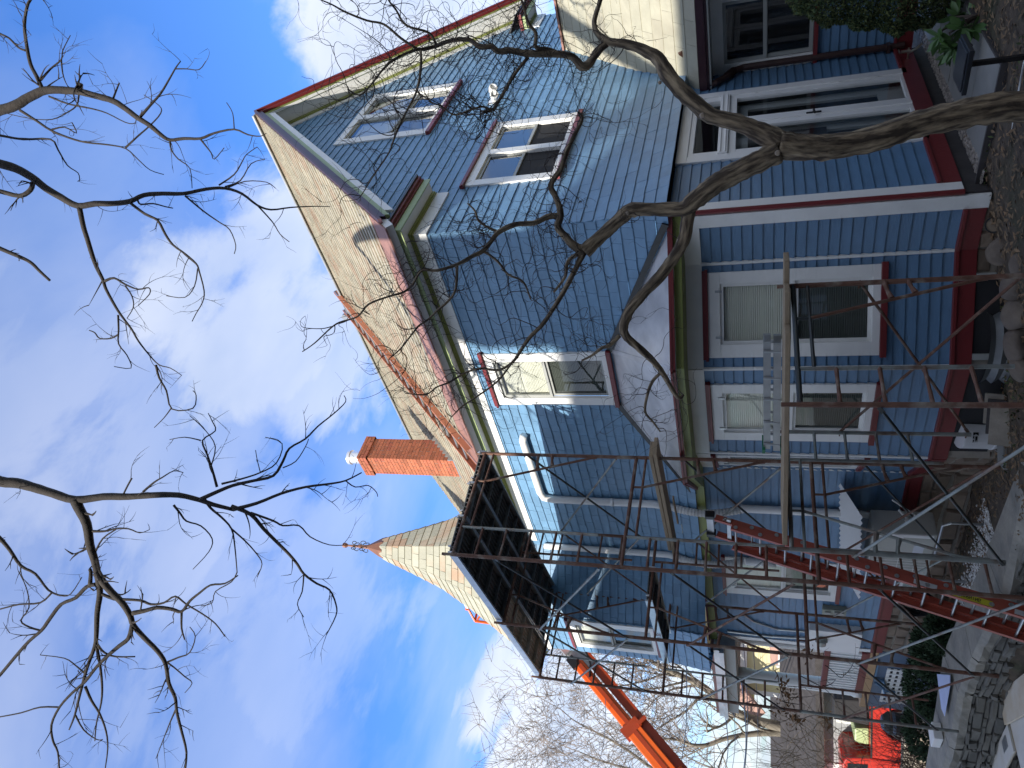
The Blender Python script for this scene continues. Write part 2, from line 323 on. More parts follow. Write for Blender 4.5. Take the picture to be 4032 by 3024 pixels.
def window(F, a0, a1, b0, b1, lights, rail, cas=.11, sill=True, head=True, par=None, name='window', blind=True, storm=False, headh=None, inset=.0):
    """casing > sashes, panes, shades; lights = list of (a0,a1) glazed openings"""
    hh = headh or cas; w = MB(); dc = .034+inset
    gb0, gb1 = b0+cas*.6, b1-hh
    F.box(w, a0, a1, b1-hh, b1, -.02, dc); F.box(w, a0, a1, b0, gb0, -.02, dc)
    xs = [a0]+[x for l in lights for x in l]+[a1]
    for i in range(0, len(xs), 2): F.box(w, xs[i], xs[i+1], gb0, gb1, -.02, dc-.001)
    win = w.build(name, M['white'], par or house, bevel=.003)
    s = MB(); g = MB(); bl = MB(); bk = MB(); sc2 = MB()
    for (x0, x1) in lights:
        for (z0, z1, dd) in ((rail, gb1, .0), (gb0, rail, -.025)):
            t = .035
            F.box(s, x0, x1, z1-t, z1, dd-.03, dd+.004); F.box(s, x0, x1, z0, z0+t, dd-.03, dd+.004)
            F.box(s, x0, x0+t, z0+t, z1-t, dd-.03, dd+.003); F.box(s, x1-t, x1, z0+t, z1-t, dd-.03, dd+.003)
            F.quad(g if z1 == gb1 else sc2, x0+t, x1-t, z0+t, z1-t, dd-.012)
            if blind:
                n = int((z1-z0-2*t)/.022)
                for i in range(n):
                    zz = z0+t+i*.022
                    bl.face([F.p(x0+.01, zz, -.06), F.p(x1-.01, zz, -.06), F.p(x1-.01, zz+.011, -.05), F.p(x0+.01, zz+.011, -.05)])
                    bl.face([F.p(x0+.01, zz+.011, -.05), F.p(x1-.01, zz+.011, -.05), F.p(x1-.01, zz+.022, -.06), F.p(x0+.01, zz+.022, -.06)])
        F.quad(bk, x0-.05, x1+.05, gb0-.05, gb1+.05, -.45)
        for q in ((x0, x0), (x1, x1)):
            bk.face([F.p(q[0], gb0, -.03), F.p(q[0], gb1, -.03), F.p(q[0], gb1, -.45), F.p(q[0], gb0, -.45)])
        for zz in (gb0, gb1): bk.face([F.p(x0, zz, -.03), F.p(x1, zz, -.03), F.p(x1, zz, -.45), F.p(x0, zz, -.45)])
    s.build('sash', M['sash'] if not storm else M['white'], win); g.build('pane', M['glass'], win); sc2.build('pane', M['screen'], win)
    bk.build('room_recess', M['interior'], win)
    if blind: bl.build('pleated_shade', M['blind'], win)
    if head:
        h = MB(); F.box(h, a0-.035, a1+.035, b1+.001, b1+.03, 0, dc+.035); F.box(h, a0-.02, a1+.02, b1+.03, b1+.06, 0, dc+.015); h.build('drip_cap', M['red'], win, bevel=.003)
    if sill:
        h = MB(); F.box(h, a0-.02, a1+.02, b0-.06, b0-.001, 0, dc+.03); h.build('sill', M['red'], win, bevel=.003)
    if storm:
        h = MB()
        for (x0, x1) in lights:
            for x in (x0+.08, x1-.08): F.box(h, x-.012, x+.012, gb1-.02, gb1+.05, dc, dc+.012)
        h.build('storm_clip', M['alu'], win)
    return win
M['sash'] = mat('grey_sash', (.33, .34, .32), .5, .05, 6)
W = dict(w1=(2.68, 4.43, 4.53, 6.08), w2=(1.0, 2.72, 2.27, 3.44), wb=(1.86, 2.81, 1.80, 3.45), wg=(6.3, 7.4, -1.16, .52))
# --- shingled upper walls
mb = MB(); A_up = [(0, .88), (7.08, .88), (7.08, 4.12), (3.54, 7.66), (0, 4.12)]
hole = lambda w, m=.02: (w[0]+m, w[1]-m, w[2]+m, w[3]-m)
courses(mb, FA, A_up, .88, .132, .014, [hole(W['w1']), hole(W['w2'])], flare, (.13, .30), random.Random(1), .002, .0025, (1, 0))
mb.build('gable_shingles', M['shingle'], house)
mb = MB(); courses(mb, FB, [(0, .86), (6.35, .86), (6.35, 3.9), (0, 3.9)], .86, .130, .014, [hole(W['wb'])], flare, (.12, .27), random.Random(2), .006, .0035, (1, 0))
mb.build('side_shingles', M['shingle'], house)
mb = MB(); fl2 = lambda z: flare(z)*.6
courses(mb, FC, [(0, .82), (1.245, .82), (1.245, 3.9), (0, 3.9)], .82, .130, .014, [], fl2, (.12, .27), random.Random(4), .005, .0035, (0, .4))
tw = (7.22, 8.16, 1.66, 3.12)
courses(mb, FT, [(7.2, .80), (8.4, .80), (8.4, 3.9), (7.2, 3.9)], .80, .130, .014, [hole(tw)], fl2, (.12, .27), random.Random(5), .005, .0035, (.4, .4))
courses(mb, FU, [(0, .80), (1.2, .80), (1.2, 3.9), (0, 3.9)], .80, .130, .014, [], fl2, (.12, .27), random.Random(6), .005, .0035, (.4, 0))
mb.build('turret_shingles', M['shingle'], house)
# core walls behind the siding, so that nothing is hollow
mb = MB()
FA.poly(mb, [(.03, .8), (W['w1'][0]+.05, .8), (W['w1'][0]+.05, 6.75), (.03, 4.1)], -.05, -.02)
mb.build('sheathing', M['dark'], house)
# --- clapboards of the ground floor
door = (1.01, 2.77, -1.67, .86)
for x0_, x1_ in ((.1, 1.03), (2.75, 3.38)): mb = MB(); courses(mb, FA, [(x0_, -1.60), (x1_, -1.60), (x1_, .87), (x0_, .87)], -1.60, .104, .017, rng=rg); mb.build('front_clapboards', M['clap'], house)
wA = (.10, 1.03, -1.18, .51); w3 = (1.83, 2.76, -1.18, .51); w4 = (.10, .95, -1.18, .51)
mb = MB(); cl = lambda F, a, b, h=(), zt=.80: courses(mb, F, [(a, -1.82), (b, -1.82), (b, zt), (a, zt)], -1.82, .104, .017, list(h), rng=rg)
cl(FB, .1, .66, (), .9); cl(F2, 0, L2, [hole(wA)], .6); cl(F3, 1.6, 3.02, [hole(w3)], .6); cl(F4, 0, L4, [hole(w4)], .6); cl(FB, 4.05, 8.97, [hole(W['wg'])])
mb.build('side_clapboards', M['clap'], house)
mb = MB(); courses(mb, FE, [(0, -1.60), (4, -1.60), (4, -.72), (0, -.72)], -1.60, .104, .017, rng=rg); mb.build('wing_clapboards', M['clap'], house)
# --- windows
window(FA, *W['w1'], [(2.84, 3.50), (3.64, 4.28)], 5.2, par=house, head=False)
window(FA, *W['w2'], [(1.13, 1.79), (1.91, 2.58)], 2.82)
window(FB, *W['wb'], [(2.0, 2.68)], 2.64)
window(FB, *W['wg'], [(6.47, 7.22)], -.37, cas=.13, storm=True)
window(FT, *tw, [(7.36, 8.04)], 2.42)
window(F2, *wA, [(.225, .885)], -.37, cas=.125, storm=True)
window(F3, *w3, [(1.96, 2.63)], -.37, cas=.125, storm=True)
window(F4, *w4, [(.2, .85)], -.37, cas=.125, storm=True)
ww = MB(); FE.box(ww, -.0, 2.1, .40, .55, -.02, .03); FE.box(ww, 0, .13, -.68, .40, -.02, .029); FE.box(ww, .90, 1.0, -.68, .40, -.02, .029); FE.box(ww, 1.78, 2.1, -.68, .40, -.02, .029)
wo = ww.build('wing_window', M['white'], house, bevel=.003)
s_, g_, k_ = MB(), MB(), MB()
for x0, x1 in ((.13, .90), (1.0, 1.78)):
    for z0, z1, dd in ((-.13, .40, .0), (-.68, -.10, -.03)):
        FE.box(s_, x0, x1, z1-.04, z1, dd-.03, dd); FE.box(s_, x0, x1, z0, z0+.045, dd-.03, dd); FE.box(s_, x0, x0+.045, z0, z1, dd-.031, dd-.001); FE.box(s_, x1-.045, x1, z0, z1, dd-.031, dd-.001)
        FE.quad(g_, x0, x1, z0, z1, dd-.015)
    FE.box(k_, x0, x1, -.68, .4, -.6, -.5)
for q_ in ((-.04, .0, -.75, .5), (2.1, 2.14, -.75, .5), (-.04, 2.14, .45, .5), (-.04, 2.14, -.75, -.70)): FE.box(k_, *q_, -.6, -.035)
FE.box(k_, -.04, 2.14, -.75, .5, -.65, -.6)
s_.build('sash', M['sash'], wo); g_.build('pane', M['glass'], wo); k_.build('room_recess', M['dark'], wo)
h = MB(); FE.box(h, -.0, 2.12, -.73, -.681, 0, .07); h.build('sill', M['red'], wo)
# --- glazed door with transom
d = MB()
FA.box(d, 1.01, 1.14, -1.67, .75, 0, .035); FA.box(d, 2.64, 2.77, -1.67, .75, 0, .035); FA.box(d, 1.01, 2.77, .75, .875, 0, .036)
FA.box(d, 1.14, 2.64, .31, .42, -.05, .05); FA.box(d, 1.16, 2.62, .33, .345, .05, .06); FA.box(d, 1.16, 2.62, .385, .40, .05, .06)
FA.box(d, 1.14, 1.24, .42, .75, -.05, .02); FA.box(d, 2.54, 2.64, .42, .75, -.05, .02); FA.box(d, 1.24, 2.54, .69, .75, -.05, .02)
do = d.build('entrance_door', M['white2'], house, bevel=.004)
for x0, x1 in ((1.14, 1.86), (1.92, 2.64)):
    q = MB(); FA.box(q, x0, x1, -1.67, -1.585, -.03, .022); FA.box(q, x0, x1, .225, .31, -.03, .022); FA.box(q, x0, x0+.095, -1.585, .225, -.03, .0215); FA.box(q, x1-.095, x1, -1.585, .225, -.03, .0215)
    lf = q.build('door_leaf', M['white2'], do, bevel=.004); q = MB(); FA.quad(q, x0+.09, x1-.09, -1.59, .23, -.005); q.build('pane', M['glass'], lf)
q = MB(); FA.box(q, 1.86, 1.92, -1.67, .31, -.03, .034); q.build('meeting_stile', M['white2'], do, bevel=.004)
q = MB(); FA.quad(q, 1.2, 2.58, .42, .75, -.02); q.build('transom_pane', M['glass'], do)
q = MB()
for z in (-1.35, -.95, .0, .62): FA.box(q, 2.628, 2.65, z, z+.12, .02, .04)
q.build('hinge', M['white2'], do)
q = MB(); q.tube([FA.p(1.89, -.62, .035), FA.p(1.89, -.62, .075)], .012); q.bar(FA.p(1.89, -.62, .075), FA.p(1.80, -.625, .075), .02, .016); FA.box(q, 1.875, 1.905, -.70, -.54, .034, .042)
q.build('door_handle', M['black'], do)
q = MB(); FA.box(q, 1.0, 2.8, -1.7, .86, -.9, -.85); FA.box(q, .96, 1.0, -1.7, .86, -.9, -.02); FA.box(q, 2.8, 2.84, -1.7, .86, -.9, -.02); FA.box(q, .96, 2.84, .86, .9, -.9, -.02); FA.box(q, .96, 2.84, -1.74, -1.7, -.9, -.02); q.build('room_recess', M['interior'], do)
q = MB(); # inner doors standing behind the glass
for x0, x1 in ((1.16, 1.88), (1.9, 2.62)):
    FA.box(q, x0, x1, -1.67, -1.35, -.14, -.11); FA.box(q, x0, x1, .1, .28, -.14, -.11); FA.box(q, x0, x0+.15, -1.35, .1, -.14, -.11); FA.box(q, x1-.15, x1, -1.35, .1, -.14, -.11)
q.build('inner_door', mat('pale_grey_inner_door', (.42, .43, .42), .6), do)
q = MB(); FA.box(q, 1.30, 1.74, -.75, -.35, -.10, -.08); FA.box(q, 1.34, 1.40, -.9, -.2, -.1, -.085); q.build('inner_handle_plate', M['black'], do)
# --- white trim: corner boards, beads, friezes
t = MB(); FA.box(t, .012, .142, -1.80, .87, 0, .03); t.build('corner_board', M['white'], house, bevel=.003); t = MB(); FB.box(t, .02, .165, -2.02, .86, 0, .03); t.build('corner_board', M['white'], house, bevel=.003)
t = MB(); FB.box(t, 8.90, 9.0, -1.82, .8, 0, .03); t.build('corner_board', M['white'], house)
t = MB(); t.tube([(-.012, -.012, -1.80), (-.012, -.012, .88)], .026, 10); t.build('corner_bead', M['red'], house)
for (x, y) in ((0, .63), (-.62, 1.6), (-.62, 3.02), (.02, 4.07)): t = MB(); t.tube([(x-.012, y, -1.82), (x-.012, y, .58)], .022, 6); t.build('bay_corner_bead', M['white'], house)
def eave(F, a0, a1, z, ov, m0=0, m1=0, par=None, wood=True):
    """frieze, olive moulding, soffit, fascia and crown gutter; m0/m1 lengthen the outer edge at a corner"""
    def run(mb, z0, z1, d0, d1):
        e0, e1 = lambda d: a0-m0*d, lambda d: a1+m1*d
        mb.hexa([F.p(e0(d0), z0, d0), F.p(e1(d0), z0, d0), F.p(e1(d1), z0, d1), F.p(e0(d1), z0, d1), F.p(e0(d0), z1, d0), F.p(e1(d0), z1, d0), F.p(e1(d1), z1, d1), F.p(e0(d1), z1, d1)])
    q = MB(); run(q, z-.21, z-.05, .0, .028); q.build('frieze', M['white'], par or house)
    q = MB(); run(q, z-.05, z-.03, .0, .045); run(q, z-.03, z-.001, .0, .06); q.build('frieze_moulding', M['olive'], par or house)
    q = MB(); run(q, z, z+.03, .0, ov-.001); q.build('soffit', M['white'], par or house)
    q = MB(); run(q, z-.028, z+.06, ov-.001, ov+.015); q.build('fascia', M['green'], par or house)
    q = MB(); run(q, z+.061, z+.085, ov-.02, ov+.035); run(q, z+.0855, z+.115, ov-.02, ov+.07); q.build('crown_gutter', M['red'], par or house)
    q = MB(); run(q, z+.116, z+.135, ov-.1, ov+.095); q.build('drip_edge', M['black'], par or house)
EZ = 3.83
eave(FB, 0, 6.2, EZ, .21, 1, 0)
eave(FA, 0, .90, EZ, .21, 1, 0)
eave(FA, 6.50, 7.08, EZ, .21, 0, 1)
eave(FC, .15, 1.245, EZ, .21, 0, .41); eave(FT, 7.2, 8.4, EZ, .21, .41, .41); eave(FU, 0, 1.2, EZ, .21, .41, 0)
# little slate skirts on top of the two gable returns
q = MB()
for a0, a1 in ((.0, .93), (6.40, 7.38)):
    q.hexa([FA.p(a0, 3.966, .30), FA.p(a1, 3.966, .30), FA.p(a1, 4.14, 0), FA.p(a0, 4.14, 0), FA.p(a0, 3.98, .30), FA.p(a1, 3.98, .30), FA.p(a1, 4.17, 0), FA.p(a0, 4.17, 0)])
q.build('return_roof', M['black'], house)
q = MB(); FA.box(q, 6.47, 6.52, 3.832, 3.892, .02, .226); q.build('return_end_fascia', M['green'], house); q = MB(); FA.box(q, 6.44, 6.53, 3.893, 3.947, .0, .27); q.build('return_end_crown', M['red'], house)
# --- main roof
roof = MB(); RZ = 4.26
FRL = Fr((-.36, 0, RZ-.36), (0, 1, 0), (-1, 0, 1), (1, 0, 1)); FRR = Fr((7.44, 0, RZ-.36), (0, 1, 0), (1, 0, 1), (-1, 0, 1)); RL = (3.54+.36)*sqrt(2)
TE = 8.9
for F in (FRL, FRR): F.box(roof, -.33, TE, .03, RL+(.0 if F is FRL else -.02), -.11, -.012)
ro = roof.build('main_roof', M['white'], house)
q = MB(); courses(q, FRL, [(-.345, .46), (TE, .46), (TE, RL), (-.345, RL)], .46, .155, .016, [], lambda z: 0, (.16, .32), random.Random(7), .006, .004, jit=.003); q.build('slates', M['slate'], ro)
q = MB(); FRL.box(q, -.34, 6.3, -.02, .47, -.012, .006); q.build('metal_eave_band', M['copper'], ro)
q = MB(); FRR.box(q, -.345, TE, 0, RL-.03, -.011, .012); q.build('far_slates', M['slate'], ro)
q = MB(); q.bar((3.54, -.34, RZ+3.55), (3.54, TE, RZ+3.55), .16, .03); q.build('ridge_cap', M['alu'], ro)
# rakes: left one shows its layered boards, right one its sunlit soffit
def rake(F, sgn):
    def bd(mt, nm, b0, b1, d0, d1, top):
        m = MB(); k0 = max(-.30, b1-.29); s0, s1 = (k0, 3.54) if sgn > 0 else (7.08-k0, 3.54)
        f = lambda s, b, d: Vector((s, -d, (RZ+s if sgn > 0 else RZ+7.08-s)-b))
        m.hexa([f(s0, b1, d0), f(s1, b1, d0), f(s1, b1, d1), f(s0, b1, d1), f(s0, b0, d0), f(s1, b0, d0), f(s1, b0, d1), f(s0, b0, d1)]); m.build(nm, M[mt], house)
    m2 = 'gutter' if sgn > 0 else 'red'
    bd('green' if sgn > 0 else 'olive', 'rake_fascia', .15, .25, .27, .33, 0)
    bd('white', 'rake_board', .25, .37 if sgn > 0 else .27, .28, .32, 0)
    bd(m2, 'rake_crown', .02, .15, .30, .37, 0); bd(m2, 'rake_crown_lip', .0, .05, .34, .40, 0)
    bd('white', 'rake_soffit', .165, .18, 0, .28, 0)
    bd('olive', 'rake_moulding', .18, .27, 0, .06, 0); bd('white', 'rake_frieze', .27, .43, 0, .03, 0)
rake(FA, 1); rake(FA, -1)
# --- bay roof of galvanised sheet, its fascia and the black flashing
E = [(-.03, -.03), (-.98, 1.27), (-1.0, 3.12), (0, 4.55)]; ez = .88; T1, T2 = (-.01, 1.86, 1.72), (-.01, 2.80, 1.72)
q = MB(); q.face([(E[0][0], E[0][1], ez), (E[1][0], E[1][1], ez), T1]); q.face([(E[1][0], E[1][1], ez), (E[2][0], E[2][1], ez), T2, T1]); q.face([(E[2][0], E[2][1], ez), (E[3][0], E[3][1], ez), T2])
bay = q.build('bay_roof', M['silver'], house)
q = MB(); q.bar((E[1][0]+.02, E[1][1], ez+.012), (T1[0], T1[1], T1[2]+.008), .05, .008); q.bar((E[2][0]+.02, E[2][1], ez+.012), (T2[0], T2[1], T2[2]+.008), .05, .008)
for a, b, k in ((.35, 1.2, 0), (2.9, 3.9, 1)): q.bar((-.5+.2*k, a+.3, 1.08), (-.1, a+.9 if not k else a-.1, 1.5), .02, .006)
q.build('standing_seam', M['silver'], bay)
q = MB()
for P, Q in (((-.16, .0, .86), (-.02, 1.86, 1.74)), ((-.02, 2.80, 1.74), (-.12, 4.56, .86))): q.bar((P[0], P[1], P[2]+.03), (Q[0], Q[1], Q[2]+.02), .02, .07)
q.build('black_flashing', M['black'], house)
def band(mb, pts, z0, z1, t):
    for i in range(len(pts)-1):
        P, Q = Vector((*pts[i], 0)), Vector((*pts[i+1], 0)); d = (Q-P).normalized(); n = Vector((-d.y, d.x, 0))
        mb.hexa([P+Vector((0, 0, z0)), Q+Vector((0, 0, z0)), Q+n*t+Vector((0, 0, z0)), P+n*t+Vector((0, 0, z0)), P+Vector((0, 0, z1)), Q+Vector((0, 0, z1)), Q+n*t+Vector((0, 0, z1)), P+n*t+Vector((0, 0, z1))])
q = MB(); band(q, E, .825, .878, .05); band(q, [(x*1.03, y) for x, y in E], .855, .877, .04); q.build('bay_crown', M['red'], house)
q = MB(); band(q, [(x*.97+.0, y*1.0+.02) for x, y in E], .745, .824, -.05); q.build('bay_fascia', M['olive'], house)
q = MB(); q.prism([(-.02, -.0), (-.93, 1.28), (-.95, 3.10), (0, 4.5)], .742, .752); q.build('bay_soffit', M['olive'], house)
q = MB(); q.prism([(-.02, -.0), (-.95, 1.27), (-.97, 3.12), (0, 4.52)], .865, .872); q.build('bay_roof_deck', M['black'], house)
q = MB(); bp = [(.0, .165), (0, .63), (-.62, 1.6), (-.62, 3.02), (.02, 4.07)]; band(q, bp, .57, .742, .03); q.build('bay_frieze', M['white'], house)
q = MB(); FB.box(q, 4.3, 8.97, .74, .86, 0, .10); q.build('band_moulding', M['olive'], house); q = MB(); FB.box(q, 4.5, 8.97, .862, .885, 0, .135); q.build('band_cap', M['red'], house)
# --- dark red water table, foundation
wt = MB(); cp = MB()
FA.box(wt, .142, 3.38, -1.80, -1.62, -.02, .035); FA.box(cp, .142, 1.01, -1.635, -1.60, 0, .06); FA.box(cp, 2.77, 3.38, -1.635, -1.60, 0, .06); FE.box(wt, 0, 4, -1.81, -1.62, -.02, .035); FE.box(cp, 0, 4, -1.635, -1.60, 0, .06)
full = [(0, .165), (0, .63), (-.62, 1.6), (-.62, 3.02), (.02, 4.07), (0, 8.97)]
band(wt, full, -2.006, -1.85, .035); band(cp, full, -1.855, -1.815, .06)
wt.build('water_table', M['red'], house); cp.build('water_table_cap', M['red'], house, bevel=.006)
q = MB(); FA.box(q, .0, 3.4, -2.3, -1.80, -.2, .0); q.build('foundation', M['fstone'], house)
fs = MB(); r_ = random.Random(21)
def stones(mb, F, a0, a1, b0, b1, w, h, r_, dep=.03):
    z = b0
    while z < b1:
        hh = r_.uniform(*h); x = a0
        while x < a1:
            w_ = r_.uniform(*w); x1 = min(a1, x+w_); z1 = min(b1, z+hh*r_.uniform(.85, 1)); d = dep*r_.uniform(.3, 1.3); g = .012; j = lambda k=.018: r_.uniform(-k, k)
            if x1-x > .05:
                c = [(x+g+j(), z+g+j()), (x1-g+j(), z+g+j()), (x1-g+j(), z1-g+j()), (x+g+j(), z1-g+j())]; m = ((x+x1)/2, (z+z1)/2)
                o = [F.p(a, b, 0) for a, b in c]; i2 = [F.p(a+(m[0]-a)*.18, b+(m[1]-b)*.18, d+j(.01)) for a, b in c]
                n = len(mb.v); mb.v += [tuple(p) for p in o+i2]; mb.f += [[n+4, n+5, n+6, n+7]]+[[n+k, n+(k+1) % 4, n+4+(k+1) % 4, n+4+k] for k in range(4)]
            x = x1
        z += hh
for F, a0, a1 in ((FB, .1, .63), (F3, 3.0, 3.05), (F4, 0, L4), (FB, 4.05, 8.97)): stones(fs, F, a0, a1, -2.95, -2.0, (.18, .42), (.14, .26), r_)
stones(fs, F2, 0, .25, -2.9, -2.0, (.2, .3), (.15, .3), r_); stones(fs, F2, .25, L2, -2.9, -2.45, (.2, .4), (.15, .3), r_); stones(fs, F3, 1.6, 3.02, -2.9, -2.4, (.2, .4), (.15, .3), r_)
fs.build('foundation_stones', M['stone'], house, smooth=False)
q = MB(); band(q, full, -2.95, -2.002, -.16); q.build('foundation_mortar', M['mortar'], house)
q = MB(); F2.box(q, .30, L2-.1, -2.42, -2.01, -.0, .012); F3.box(q, 1.65, 2.9, -2.38, -2.01, 0, .012); q.build('basement_opening', M['dark'], house)
q = MB(); F2.box(q, .24, .30, -2.4, -2.01, -.0, .05); F2.box(q, L2-.12, L2-.06, -2.4, -2.01, 0, .05); q.build('basement_window_frame', M['sash'], house)
# --- wing roof with its gutter
FW_ = Fr((2.98, 0, .70), (0, -1, 0), (-1, 0, 1), (1, 0, 1)); WL = 2.22*sqrt(2)
q = MB(); FW_.box(q, 0, 4.2, 0, WL, -.06, -.012); q.box(5.2, 7.4, -4.2, 0, .7, .76) if 0 else None; wr = q.build('wing_roof', M['brown'], house)
q = MB(); courses(q, FW_, [(0, 0), (4.2, 0), (4.2, WL), (0, WL)], 0, .215, .007, [], lambda z: 0, (.28, .46), random.Random(8), .003, .003, jit=.002); q.build('slates', M['slate2'], wr)
q = MB(); F5 = Fr((7.42, 0, .70), (0, -1, 0), (1, 0, 1), (-1, 0, 1)); F5.box(q, 0, 4.2, 0, WL-.02, -.06, .0); q.build('far_slates', M['slate2'], wr)
q = MB(); q.bar((5.2, 0, 2.93), (5.2, -4.2, 2.93), .14, .03); q.build('ridge_cap', M['copper'], wr)
q = MB()
for a, b in ((1.15, .52), (.42, .30), (2.0, .55)):
    p = FW_.p(a, b, .01); q.v += [tuple(FW_.p(a-.05, b-.02, .0)), tuple(FW_.p(a+.05, b-.02, .0)), tuple(FW_.p(a, b+.08, .0)), tuple(FW_.p(a, b+.0, .05))]; n = len(q.v)-4; q.f += [[n, n+1, n+3], [n+1, n+2, n+3], [n+2, n, n+3], [n, n+2, n+1]]
q.build('snow_guard', M['rust'], wr)
q = MB(); q.box(2.90, 3.02, -4.2, -.02, .60, .695); q.box(2.92, 3.385, -4.2, 0, .57, .60); g1 = q.build('wing_gutter', M['gutter'], house)
q = MB(); q.box(2.93, 3.38, -4.2, -.01, .545, .568); q.build('wing_soffit', M['sash'], house)
q = MB(); q.tube([(2.96, -.06, .62), (2.98, -.07, .50), (3.12, -.075, .36), (3.26, -.08, .27), (3.33, -.075, .16), (3.335, -.075, -.2), (3.335, -.075, -1.72)], [.045, .045, .042, .042, .042, .042, .042], 8)
ds = q.build('downspout', M['brown'], house)
q = MB()
for k in range(8): q.tube([(3.12+k*.018, -.075-.001*k, .365-k*.012), (3.125+k*.018, -.075-.001*k, .362-k*.012)], .052, 8)
q.box(3.28, 3.39, -.12, -.02, -1.56, -1.52); q.build('downspout_strap', M['brown'], ds)
q = MB(); q.tube([(3.02, -.02, -1.72), (3.02, -.16, -1.72)], .012); q.tube([(3.02, -.1, -1.72), (3.02, -.14, -1.80), (3.06, -.17, -1.86)], .016); q.tube([(3.02, -.12, -1.64), (3.02, -.12, -1.74)], .02); q.tube([(2.97, -.13, -1.62), (3.07, -.13, -1.62)], .009)
q.build('hose_tap', mat('brass_tap', (.55, .5, .4), .3, metal=.9), house)
# --- chimney
ch = MB(); cx0, cx1, cy0, cy1 = .87, 1.35, 5.2, 5.66; ch.box(cx0+.008, cx1-.008, cy0+.008, cy1-.008, 4.6, 7.08)
cho = ch.build('chimney', mat('light_mortar', (.42, .36, .30), .9, .1, 20), house)
M['brick'] = mat('orange_red_brick', (.40, .125, .06), .8, .15, 12, .4, 60, island=.28, col2=(.26, .07, .04), c2=.68, c2scale=1)
q = MB(); r_ = random.Random(5)
for F, w in ((Fr((cx0, cy0, 0), (1, 0, 0), (0, -1, 0)), cx1-cx0), (Fr((cx0, cy0, 0), (0, 1, 0), (-1, 0, 0)), cy1-cy0), (Fr((cx1, cy0, 0), (0, 1, 0), (1, 0, 0)), cy1-cy0), (Fr((cx0, cy1, 0), (1, 0, 0), (0, 1, 0)), w0 if 0 else cx1-cx0)):
    z = 4.75; k = 0
    while z < 7.06:
        o = .03 if z > 6.88 else 0; x = -o-(.1 if k % 2 else 0)
        while x < w+o:
            x0, x1 = max(-o, x), min(w+o, x+.195)
            if x1-x0 > .03: F.box(q, x0+.004, x1-.004, z+.004, z+.063, -.02-o, .0+o+r_.uniform(-.002, .002))
            x += .2
        z += .0675; k += 1
q.build('bricks', M['brick'], cho)
q = MB(); q.lathe([(.135, 0), (.14, .05), (.14, .06), (.12, .07), (.12, .30), (.14, .305), (.14, .36), (.02, .38)], (1.06, 5.43, 7.09), 20); q.build('flue_cap', mat('bright_steel', (.80, .80, .80), .25, metal=.75), cho, smooth=False)
q = MB()
for i in range(5): q.box(cx0-.012, cx0+.015, cy0-.015+i*.09-.0, cy0+.09+i*.09, 4.98, 5.22+.03*(i % 2)) if 0 else None
for i in range(7): a = cx0+i*.075; q.box(a, a+.08, cy0-.014, cy0+.01, a+4.15, a+4.40)
q.box(cx0-.014, cx0+.01, cy0-.02, cy1+.02, 4.98, 5.16); q.build('lead_flashing', M['alu'], cho)
# --- turret roof
prof = [(1.80, 3.90), (1.42, 4.45), (1.02, 5.2), (.65, 6.0), (.41, 6.75), (.21, 7.42)]
tr = MB(); q = MB(); rr = random.Random(9)
def ring(r, z): k = r/cos(pi/8); return [Vector((TC[0]+k*cos(pi/8+i*pi/4), TC[1]+k*sin(pi/8+i*pi/4), z)) for i in range(8)]
for i in range(8):
    for k in range(len(prof)-1):
        A0, A1 = ring(*prof[k]), ring(*prof[k+1]); a, b, c, d_ = A0[i], A0[(i+1) % 8], A1[(i+1) % 8], A1[i]
        tr.face([a, b, c, d_]); o = (a+b)/2; ax = (b-a).normalized(); up_ = ((c+d_)/2-o); h_ = up_.length; F = Fr(o, ax, ax.cross(up_), up_)
        if (F.n.x*(o.x-TC[0])+F.n.y*(o.y-TC[1])) < 0: F.n = -F.n
        w0, w1 = (b-a).length/2, (c-d_).length/2
        n_ = max(1, round(h_/.19)); courses(q, F, [(-w0, 0), (w0, 0), (w1, h_), (-w1, h_)], 0, h_/n_, .013, [], lambda z: 0, (.17, .32), rr, .004, .009)
top = ring(*prof[-1]); 
for i in range(8): tr.face([top[i], top[(i+1) % 8], (TC[0], TC[1], 7.75)])
tro = tr.build('turret_roof', M['slateT'], house); q.build('slates', M['slateT'], tro)
q = MB(); q.lathe([(.24, 7.38), (.21, 7.48), (.05, 7.80), (.035, 7.95), (.05, 8.0), (.03, 8.05), (.02, 8.30), (.055, 8.36), (.05, 8.42), (.0, 8.44)], (TC[0], TC[1], 0), 8)
fin = q.build('finial', mat('brown_copper', (.22, .10, .06), .55, .15, 6, metal=.3), tro)
q = MB()
for k in range(4):
    th = k*pi/2+.4; e = Vector((cos(th), sin(th), 0))
    for zz, R_, sg in ((7.9, .10, 1), (8.12, .08, 1)):
        q.tube([Vector((TC[0], TC[1], zz))+e*(.03+R_*.8*(1-cos(a))*.7)+Vector((0, 0, R_*sin(a)*sg*(1-a/9))) for a in [j*.55 for j in range(10)]], .009, 5)
q.build('scrollwork', M['dpipe'], fin)
